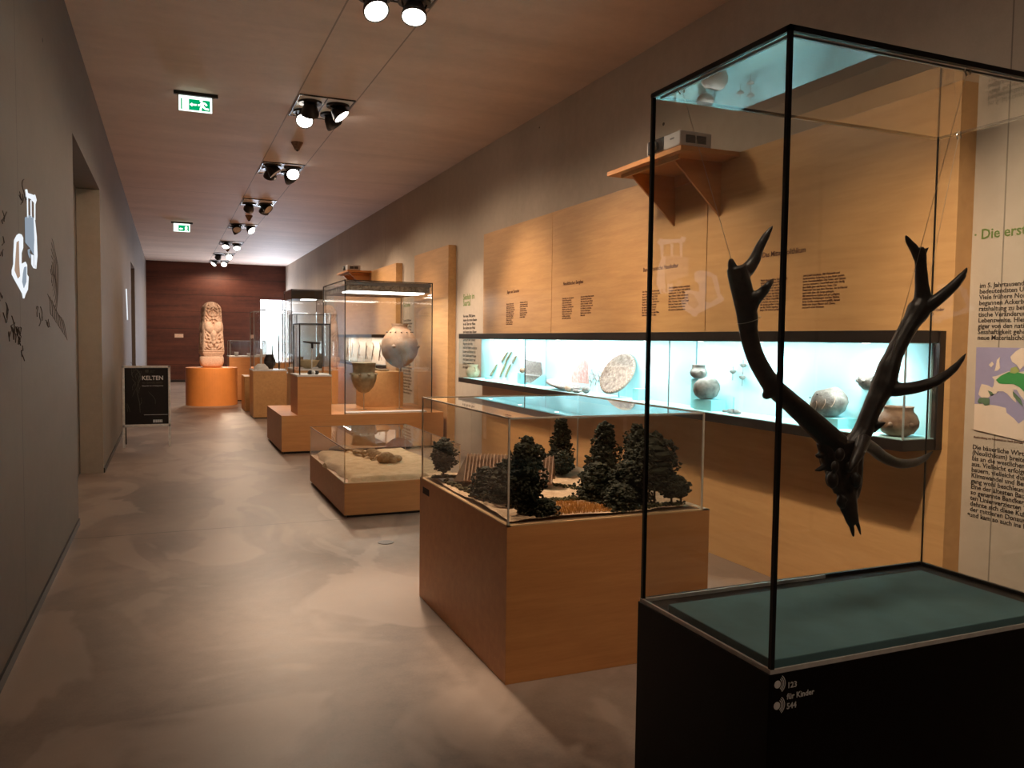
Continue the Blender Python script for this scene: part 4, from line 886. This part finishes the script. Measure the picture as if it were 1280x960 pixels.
def pf(u, v):
    a = u * 4; f_ = int(a) % 4; w = (a - int(a)) * 2 - 1
    t = v; wdt = .255 - .075 * t
    if t < .06: wdt *= .86 + 2.3 * t
    if t > .86: wdt *= math.sqrt(max(.0, 1 - ((t - .86) / .14) ** 2)) * .98 + .02
    rr = wdt + relief(w, t) * (1 if t < .93 else .3) * (1 if f_ in (0, 2) else .3)
    cx = max(-.985, min(.985, w))
    pts = [(cx * wdt, -rr), (rr, cx * wdt), (-cx * wdt, rr), (-rr, -cx * wdt)][f_]
    k = 1 - .06 * abs(w) ** 6
    z = HB + t * (HT - HB)
    ca, sa = math.cos(.16), math.sin(.16)
    x, y = pts[0] * k, pts[1] * k
    return Vector((SXc + x * ca - y * sa, SYc + x * sa + y * ca, z))
m = MB().grid(nu * 2, nt_, pf)
obj('carved_shaft', m, M_stone, sp, smooth=True)
o = tag(obj('wall_tag', MB().box((.16, Y1 - .02, 1.55), (.44, Y1 - .005, 1.68)), M_stone, org=(.3, Y1, 1.6)), 'small pale plate on the dark red far wall left of the carved pillar', 'plate')

# ------------------------------------------------------------------ poster stand
px0, px1, py = -.628, .005, 12.72
ps = thing('poster_stand', 'aluminium poster stand with black KELTEN poster against the left wall', 'poster stand', (-.3, 12.8, 0))
obj('poster', MB().box((px0 + .03, py + .002, .33), (px1 - .03, py + .010, 1.14)), M_poster, ps)
fr = MB().box((px0, py - .006, .295), (px0 + .032, py + .02, 1.172)).box((px1 - .032, py - .006, .295), (px1, py + .02, 1.172)).box((px0, py - .006, 1.14), (px1, py + .02, 1.172)).box((px0, py - .006, .295), (px1, py + .02, .332))
obj('frame', fr, M_rail, ps, bevel=.004)
obj('back_board', MB().box((px0, py + .012, .30), (px1, py + .026, 1.17)), M_frame, ps)
for x in (px0 + .018, px1 - .016):
    obj('leg', MB().box((x - .016, py - .004, 0), (x + .016, py + .018, .31)), M_rail, ps)
    obj('leg', MB().prism([(x - .015, py + .03, 1.15), (x + .015, py + .03, 1.15), (x + .015, py + .42, 0), (x - .015, py + .42, 0)], (0, .022, 0)), M_frame, ps)
text('title_text', 'KELTEN', .085, M_inkw, ps, (px0 + .255, py + .0005, .968), '-y', sx=.95)
text('title_text', 'im SAARLAND', .042, M_gold, ps, (px0 + .265, py + .0005, .915), '-y')
text('line_text', 'Museum für Vor- und Frühgeschichte', .019, M_inkw, ps, (px0 + .262, py + .0005, .877), '-y', sx=.95)
b = MB().box((px0 + .30, py, 1.075), (px0 + .345, py + .002, 1.115)); obj('emblem', b, M_gold, ps)
text('line_text', 'Saarland\nKultur', .022, M_gold, ps, (px0 + .36, py + .0005, 1.098), '-y')
obj('rule_line', MB().box((px0 + .28, py, .465), (px1 - .04, py + .002, .469)), M_inkw, ps)
b = MB()
for k in range(7): b.box((px0 + .40 + k * .018, py, .355), (px0 + .412 + k * .018, py + .002, .395))
obj('partner_logo', b, M_inkw, ps)
b = MB(); g = random.Random(2)
for k in range(15):
    x, z = px0 + .06 + g.random() * .17, .5 + g.random() * .6
    b.tube([((x, py + .001, z), .0035), ((x + g.uniform(-.05, .05), py + .001, z + .06), .004), ((x + g.uniform(-.05, .05), py + .001, z + .12), .0025)], 6, 4, .3)
b.tube([((px0 + .20, py + .001, 1.12), .005), ((px0 + .24, py + .001, 1.0), .006), ((px0 + .19, py + .001, .85), .005), ((px0 + .22, py + .001, .65), .005), ((px0 + .23, py + .001, .5), .003)], 6, 6, .3)
b.tube([((px0 + .34, py + .001, .80), .003), ((px0 + .42, py + .001, .7), .004), ((px0 + .43, py + .001, .62), .003)], 6, 6, .3)
obj('ornament', b, M_gold, ps)

# ------------------------------------------------------------------ exit signs
def exit_sign(x0, x1, y, z0, z1, lab, running):
    t = thing('exit_sign', lab, 'exit sign', ((x0 + x1) / 2, y, H), 'green emergency exit signs')
    obj('ceiling_bar', MB().box((x0 - .05, y - .02, H - .035), (x1 + .06, y + .02, H)), M_frame, t)
    obj('bracket', MB().box((x0 - .025, y - .012, H - .05), (x0 - .005, y + .012, H - .02)).box((x1 + .005, y - .012, H - .05), (x1 + .025, y + .012, H - .02)), M_rail, t)
    obj('lit_plate', MB().box((x0, y - .008, z0), (x1, y + .008, z1)), M_lit, t)
    s = obj('side_edge', MB().box((x0 - .006, y - .01, z0), (x0, y + .01, z1)).box((x1, y - .01, z0), (x1 + .006, y + .01, z1)), M_rail, t)
    w_, h_ = x1 - x0, z1 - z0; yf = y - .0095
    def Q(u, v): return (x0 + u * w_, yf, z0 + v * h_)
    def pol(name, pts, mat, dy): obj(name, MB().prism([(Q(*p)[0], yf - dy, Q(*p)[2]) for p in pts], (0, .001, 0)), mat, t)
    pol('green_field', [(.06, .08), (.94, .08), (.94, .80), (.06, .80)], M_green, 0)
    if running:
        pol('door_pictogram', [(.10, .10), (.30, .10), (.30, .78), (.10, .78)], M_lit, .001)
        pol('arrow', [(.32, .44), (.40, .58), (.40, .50), (.53, .50), (.53, .38), (.40, .38), (.40, .30)], M_lit, .001)
        b = MB()
        def limb(pts):
            for p, q in zip(pts, pts[1:]):
                dx, dz = q[0] - p[0], (q[1] - p[1]) * h_ / w_; l = math.hypot(dx, dz); nx, nz = -dz / l * .03, dx / l * .03 * w_ / h_
                b.prism([(Q(p[0] + nx, 0)[0], yf - .001, Q(0, p[1] + nz)[2]), (Q(p[0] - nx, 0)[0], yf - .001, Q(0, p[1] - nz)[2]), (Q(q[0] - nx, 0)[0], yf - .001, Q(0, q[1] - nz)[2]), (Q(q[0] + nx, 0)[0], yf - .001, Q(0, q[1] + nz)[2])], (0, .001, 0))
        limb([(.70, .66), (.72, .42)]); limb([(.71, .62), (.80, .58), (.84, .46)]); limb([(.69, .60), (.64, .46), (.57, .44)]); limb([(.72, .42), (.79, .24), (.90, .22)]); limb([(.71, .42), (.66, .28), (.65, .08)])
        b.prism([(Q(.67 + .045 * math.cos(k * PI / 6), 0)[0], yf - .001, Q(0, .74 + .085 * math.sin(k * PI / 6))[2]) for k in range(12)], (0, .001, 0))
        obj('running_figure', b, M_lit, t)
    else:
        pol('door_pictogram', [(.08, .10), (.30, .10), (.30, .78), (.08, .78)], M_lit, .001)
        pol('arrow', [(.34, .36), (.44, .52), (.44, .44), (.56, .44), (.56, .28), (.44, .28), (.44, .20)], M_lit, .001)
        b = MB().prism([(Q(u, v)[0], yf - .001, Q(u, v)[2]) for u, v in ((.66, .1), (.72, .3), (.68, .5), (.74, .72), (.82, .7), (.86, .45), (.80, .4), (.88, .15), (.80, .12), (.76, .28), (.72, .1))], (0, .001, 0))
        obj('running_figure', b, M_lit, t)
exit_sign(.112, .440, 9.36, 3.972, 4.128, 'green exit sign with arrow and running figure hung nearest on the ceiling', True)
exit_sign(.105, .448, 19.95, 3.955, 4.135, 'smaller-looking green exit sign further down the ceiling', False)

# ------------------------------------------------------------------ ceiling spotlights
WARM = (1, .75, .53)
def cluster(yc, lab, lamps):
    t = thing('ceiling_light', lab, 'ceiling spotlight panel', (1.585, yc, H), 'square spotlight panels along the ceiling slot')
    x0, x1, y0, y1 = 1.30, 1.87, yc - .43, yc + .43
    obj('plate', MB().box((x0, y0, H - .006), (x1, y1, H - .001)), M_plate, t)
    obj('frame', MB().box((x0 - .012, y0 - .012, H - .014), (x0, y1 + .012, H)).box((x1, y0 - .012, H - .014), (x1 + .012, y1 + .012, H)).box((x0, y0 - .012, H - .014), (x1, y0, H)).box((x0, y1, H - .014), (x1, y1 + .012, H)), M_lamp, t)
    obj('divider', MB().box((1.58, y0, H - .012), (1.592, y1, H - .005)), M_lamp, t)
    for (dx, dy, tgt, pw, cone, lit) in lamps:
        px_, py_ = 1.585 + dx, yc + dy
        ring = obj('spotlight', MB().lathe([(.085, H - .03), (.125, H - .03), (.125, H - .006), (.085, H - .006), (.085, H - .03)][:-1], (px_, py_, 0), 28), M_lamp, t)
        T_ = Vector(tgt); base = Vector((px_, py_, H - .075)); d_ = (T_ - base).normalized()
        Mx = d_.to_track_quat('Z', 'Y').to_matrix()
        obj('lamp_head', MB().lathe([(.001, -.065), (.045, -.065), (.07, -.03), (.098, .055), (.098, .075), (.09, .075), (.088, .062), (.001, .062)], base, 28, Mx), M_lamp, ring)
        obj('yoke', MB().rod((px_ - .1, py_, H - .02), base + Mx @ Vector((-.075, 0, 0)), .008).rod((px_ + .1, py_, H - .02), base + Mx @ Vector((.075, 0, 0)), .008), M_lamp, ring)
        obj('lens', MB().lathe([(.001, .064), (.086, .064), (.086, .07), (.001, .072)], base, 28, Mx), M_lens if lit else M_plate, ring)
        if pw: spot('spotlight_beam', base + d_ * .095, tgt, pw, cone, .95, WARM, .3 if tgt[2] == .74 else .06)
LAB = {-1.3: 'spotlight panel behind the viewpoint, lighting the front of the tall glass case', 2.2: 'spotlight panel in the ceiling nearest the tall glass case', 5.75: 'spotlight panel at the top edge of the photo with two bright lamps', 9.35: 'spotlight panel level with the first exit sign, three lit lamps and a dark one', 12.95: 'spotlight panel just beyond the first ceiling sensor, bright plate with one lit lamp',
       16.4: 'spotlight panel just beyond the cross seam in the ceiling', 20.0: 'spotlight panel level with the second exit sign', 23.7: 'spotlight panel with a glaring left lamp beyond the second exit sign', 27.0: 'second to last spotlight panel before the far wall', 29.6: 'last spotlight panel, nearest the far wall'}
WB = 56
cluster(-1.3, LAB[-1.3], [(.15, .2, (2.05, 1.64, .4), 75, 34, True)])
cluster(2.2, LAB[2.2], [(.15, .2, (3.78, 3.6, 1.0), 300, 50, True), (.15, -.2, (3.9, 2.5, 1.35), 420, 50, True), (-.15, .2, (2.0, 3.3, .4), 190, 34, True), (-.15, -.2, (2.0, 1.95, .74), 60, 36, False)])
cluster(5.75, LAB[5.75], [(-.15, .4, (1.9, 4.05, .8), 720, 26, True), (.15, .36, (1.15, 4.55, 0), 470, 37, True), (.15, -.2, (3.78, 5.1, 1.05), 320, 52, True), (-.15, -.2, (3.78, 6.7, 1.15), 330, WB, True)])
cluster(9.35, LAB[9.35], [(-.15, .2, (.85, 5.8, 0), 330, 29, True), (-.15, -.2, (1.7, 12.4, .5), 90, 50, False), (.15, .2, (3.9, 10.75, 1.6), 560, 34, True), (.15, -.2, (3.78, 8.3, 1.2), 420, WB, True)])
cluster(12.95, LAB[12.95], [(-.15, .0, (1.4, 16.2, .6), 110, 50, False), (.15, .2, (3.85, 14.9, 1.6), 260, 40, False), (.15, -.2, (1.95, 8.2, .3), 620, 24, True), (-.15, -.25, (3.78, 12.3, 1.2), 300, 50, False)])
cluster(16.4, LAB[16.4], [(-.15, .1, (.905, 20.37, 1.3), 800, 22, False), (.15, .0, (3.8, 14.6, 1.7), 420, 56, False), (.15, .25, (.905, 19.8, .42), 800, 18, False)])
cluster(20.0, LAB[20.0], [(-.15, .1, (3.8, 21.5, 1.6), 160, 60, False), (.15, -.15, (3.8, 17.6, 1.6), 300, 60, True), (-.15, -.25, (1.75, 17.0, .8), 120, 36, False)])
cluster(23.7, LAB[23.7], [(-.15, -.2, (.6, 21.4, 0), 160, 40, True), (.15, .1, (1.8, 21.7, 1.0), 110, 40, True)])
cluster(27.0, LAB[27.0], [(-.15, .1, (-.3, 30.4, 1.0), 120, 60, False), (.15, -.1, (.905, 20.6, .8), 200, 22, True)])
cluster(29.6, LAB[29.6], [(-.15, -.15, (-.7, 28.2, 1.2), 90, 60, True), (.15, -.1, (1.0, 24.5, 0), 90, 50, True)])
for y in LAB:
    spot('spill_fill', (1.585, y, H - .2), (1.585, y, 0), {-1.3: 4, 2.2: 18, 5.75: 60, 9.35: 100}.get(y, 105), 165, .3, WARM, .12)  # unseen fill added under each panel for the lamps' stray light
for y, lab in ((11.13, 'small dark ceiling sensor between the second and third spotlight panels'), (18.2, 'small dark ceiling sensor just before the second exit sign'), (25.1, 'small dark ceiling sensor far down near the glaring lamp')):
    s = tag(obj('ceiling_sensor', MB().lathe([(.001, -.10), (.03, -.10), (.04, -.075), (.075, -.012), (.08, 0), (.001, 0)], (1.575, y, H), 20), M_clayb, org=(1.575, y, H)), lab, 'sensor', 'ceiling sensors')
    obj('sensor_eye', MB().ball((1.575, y - .01, H - .10), .02, (1, 1, 1), 2), M_frame, s)
tag(obj('floor_outlet', MB().lathe([(.001, 0), (.062, 0), (.062, .004), (.055, .005), (.001, .005)], (1.55, 6.19, 0), 28), M_grey, org=(1.55, 6.19, 0)), 'small round metal lid in the floor between the model case and the grave case', 'floor lid')

# ------------------------------------------------------------------ projections and drawings on the left wall
pj = thing('projected_picture', 'bright projected picture of a kneeling figure and a loom frame on the left wall', 'projection', (L, 5.1, 2.1))  # projector light built as thin glowing shapes laid on the wall
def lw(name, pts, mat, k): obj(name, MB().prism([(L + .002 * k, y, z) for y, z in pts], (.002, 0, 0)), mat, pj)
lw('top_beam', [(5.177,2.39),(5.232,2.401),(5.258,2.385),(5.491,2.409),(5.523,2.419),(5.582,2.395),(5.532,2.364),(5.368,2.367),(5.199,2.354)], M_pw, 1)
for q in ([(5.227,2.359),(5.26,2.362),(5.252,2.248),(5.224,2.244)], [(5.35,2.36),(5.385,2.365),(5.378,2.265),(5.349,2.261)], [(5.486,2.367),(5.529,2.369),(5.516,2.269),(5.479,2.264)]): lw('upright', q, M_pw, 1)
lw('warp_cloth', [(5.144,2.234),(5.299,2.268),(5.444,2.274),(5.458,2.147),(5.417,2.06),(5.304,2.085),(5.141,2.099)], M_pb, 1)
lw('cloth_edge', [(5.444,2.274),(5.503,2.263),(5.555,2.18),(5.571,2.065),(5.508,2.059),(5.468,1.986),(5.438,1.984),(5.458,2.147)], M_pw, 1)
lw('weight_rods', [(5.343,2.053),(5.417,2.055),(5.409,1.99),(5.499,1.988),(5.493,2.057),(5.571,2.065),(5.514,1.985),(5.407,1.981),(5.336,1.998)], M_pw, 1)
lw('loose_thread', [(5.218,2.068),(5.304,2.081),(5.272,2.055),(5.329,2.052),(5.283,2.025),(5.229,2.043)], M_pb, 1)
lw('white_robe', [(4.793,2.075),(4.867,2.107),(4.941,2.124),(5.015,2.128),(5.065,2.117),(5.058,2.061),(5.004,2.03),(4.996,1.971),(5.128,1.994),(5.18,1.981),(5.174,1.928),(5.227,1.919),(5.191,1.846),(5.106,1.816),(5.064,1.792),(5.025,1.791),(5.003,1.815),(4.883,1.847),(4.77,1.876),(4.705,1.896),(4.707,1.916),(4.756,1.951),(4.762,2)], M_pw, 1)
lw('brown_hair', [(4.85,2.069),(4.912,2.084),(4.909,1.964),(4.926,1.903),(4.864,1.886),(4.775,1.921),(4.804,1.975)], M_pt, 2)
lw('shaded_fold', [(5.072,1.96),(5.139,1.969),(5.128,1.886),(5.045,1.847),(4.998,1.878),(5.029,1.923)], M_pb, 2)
p2 = tag(obj('projected_line', MB().prism([(L + .002, y, z) for y, z in [(16.246,2.439),(16.636,2.46),(16.945,1.891),(16.57,1.885)]], (.002, 0, 0)), M_pw, org=(L, 16.6, 2.1)), 'thin bright projected streak further down the left wall', 'projection')  # projected streak of light, also a thin glowing shape
dr = thing('wall_line_drawing', 'dark line drawing of swirls and tangled strokes around the projected picture', 'wall drawing', (L, 6, 1.9))
M_line = plain('dark drawn line', (.04, .03, .025), .8)
b = MB()
for k in range(7):
    r = .10 + .075 * k
    c0 = (6.15, 1.98)
    b.tube([((L + .001, c0[0] + r * .75 * math.cos(t) + .02 * math.sin(5 * t + k), c0[1] + r * .48 * math.sin(t) + .012 * math.sin(7 * t + k)), .0016) for t in [-.9 + .22 * j for j in range(11)]], 4, 2, 1)
for k in range(9):
    b.tube([((L + .001, 6.0 + .10 * k, 1.86 - .02 * k + .01 * math.sin(k)), .0016), ((L + .001, 6.1 + .10 * k, 1.82 - .02 * k), .002), ((L + .001, 6.12 + .11 * k, 1.74 - .02 * k), .0018), ((L + .001, 6.25 + .10 * k, 1.72 - .02 * k), .0014)], 4, 3)
obj('swirl_pattern', b, M_line, dr)
g = random.Random(9)
def squig(y, z, s, n=6):
    b = MB()
    pts = [((L + .001, y, z), .0022)]
    for k in range(n):
        y += g.uniform(-s, s); z += g.uniform(-s * .6, s * .5); pts.append(((L + .001, y, z), .0026))
    b.tube(pts, 4, 3)
    obj('pen_stroke', b, M_line, dr)
for k in range(7): squig(4.45 + .08 * k, 1.78 - .03 * k, .07)
for k in range(5): squig(4.75 + .06 * k, 1.62 - .02 * k, .06)
for k in range(6): squig(5.5 + .12 * k, 1.75 - .02 * k, .06, 4)
for k in range(5): squig(5.0 + .08 * k, 2.35, .06, 4)
for k in range(4): squig(4.5, 2.0 + .06 * k, .05, 4)

# ------------------------------------------------------------------ daylight at the far end, ambient, camera
area('daylight_window', (3.45, Y1 - .05, 1.6), (3.0, Y1 - 5, 2.3), 260, .8, 2.7, (.72, .82, 1.0))
wd = bpy.data.worlds.new('dim'); bpy.context.scene.world = wd; wd.use_nodes = True
wd.node_tree.nodes['Background'].inputs[0].default_value = (.05, .045, .04, 1); wd.node_tree.nodes['Background'].inputs[1].default_value = .2
cam = bpy.data.cameras.new('camera'); cam.sensor_fit = 'HORIZONTAL'; cam.sensor_width = 36; cam.lens = 28.547; cam.clip_end = 200; cam.clip_start = .05
co_ = bpy.data.objects.new('camera', cam); C.objects.link(co_)
cols = [[0.92159, -0.38797, 0.01223], [0.00965, 0.05439, 0.99847], [-0.38804, -0.92007, 0.05387]]
co_.matrix_world = Matrix(((cols[0][0], cols[1][0], cols[2][0], 0), (cols[0][1], cols[1][1], cols[2][1], 0), (cols[0][2], cols[1][2], cols[2][2], 1.6), (0, 0, 0, 1)))
sc_ = bpy.context.scene; sc_.camera = co_
sc_.view_settings.view_transform = 'Standard'; sc_.view_settings.look = 'None'; sc_.view_settings.exposure = 0.12; sc_.view_settings.gamma = 1; sc_.view_settings.use_curve_mapping = False
cy = sc_.cycles; cy.use_denoising = True; cy.use_adaptive_sampling = False; cy.denoising_input_passes = 'RGB_ALBEDO_NORMAL'; cy.denoising_prefilter = 'ACCURATE'; cy.max_bounces = 10; cy.diffuse_bounces = 5; cy.glossy_bounces = 4; cy.transparent_max_bounces = 40; cy.transmission_bounces = 8
cy.sample_clamp_indirect = 6; cy.caustics_reflective = False; cy.caustics_refractive = False
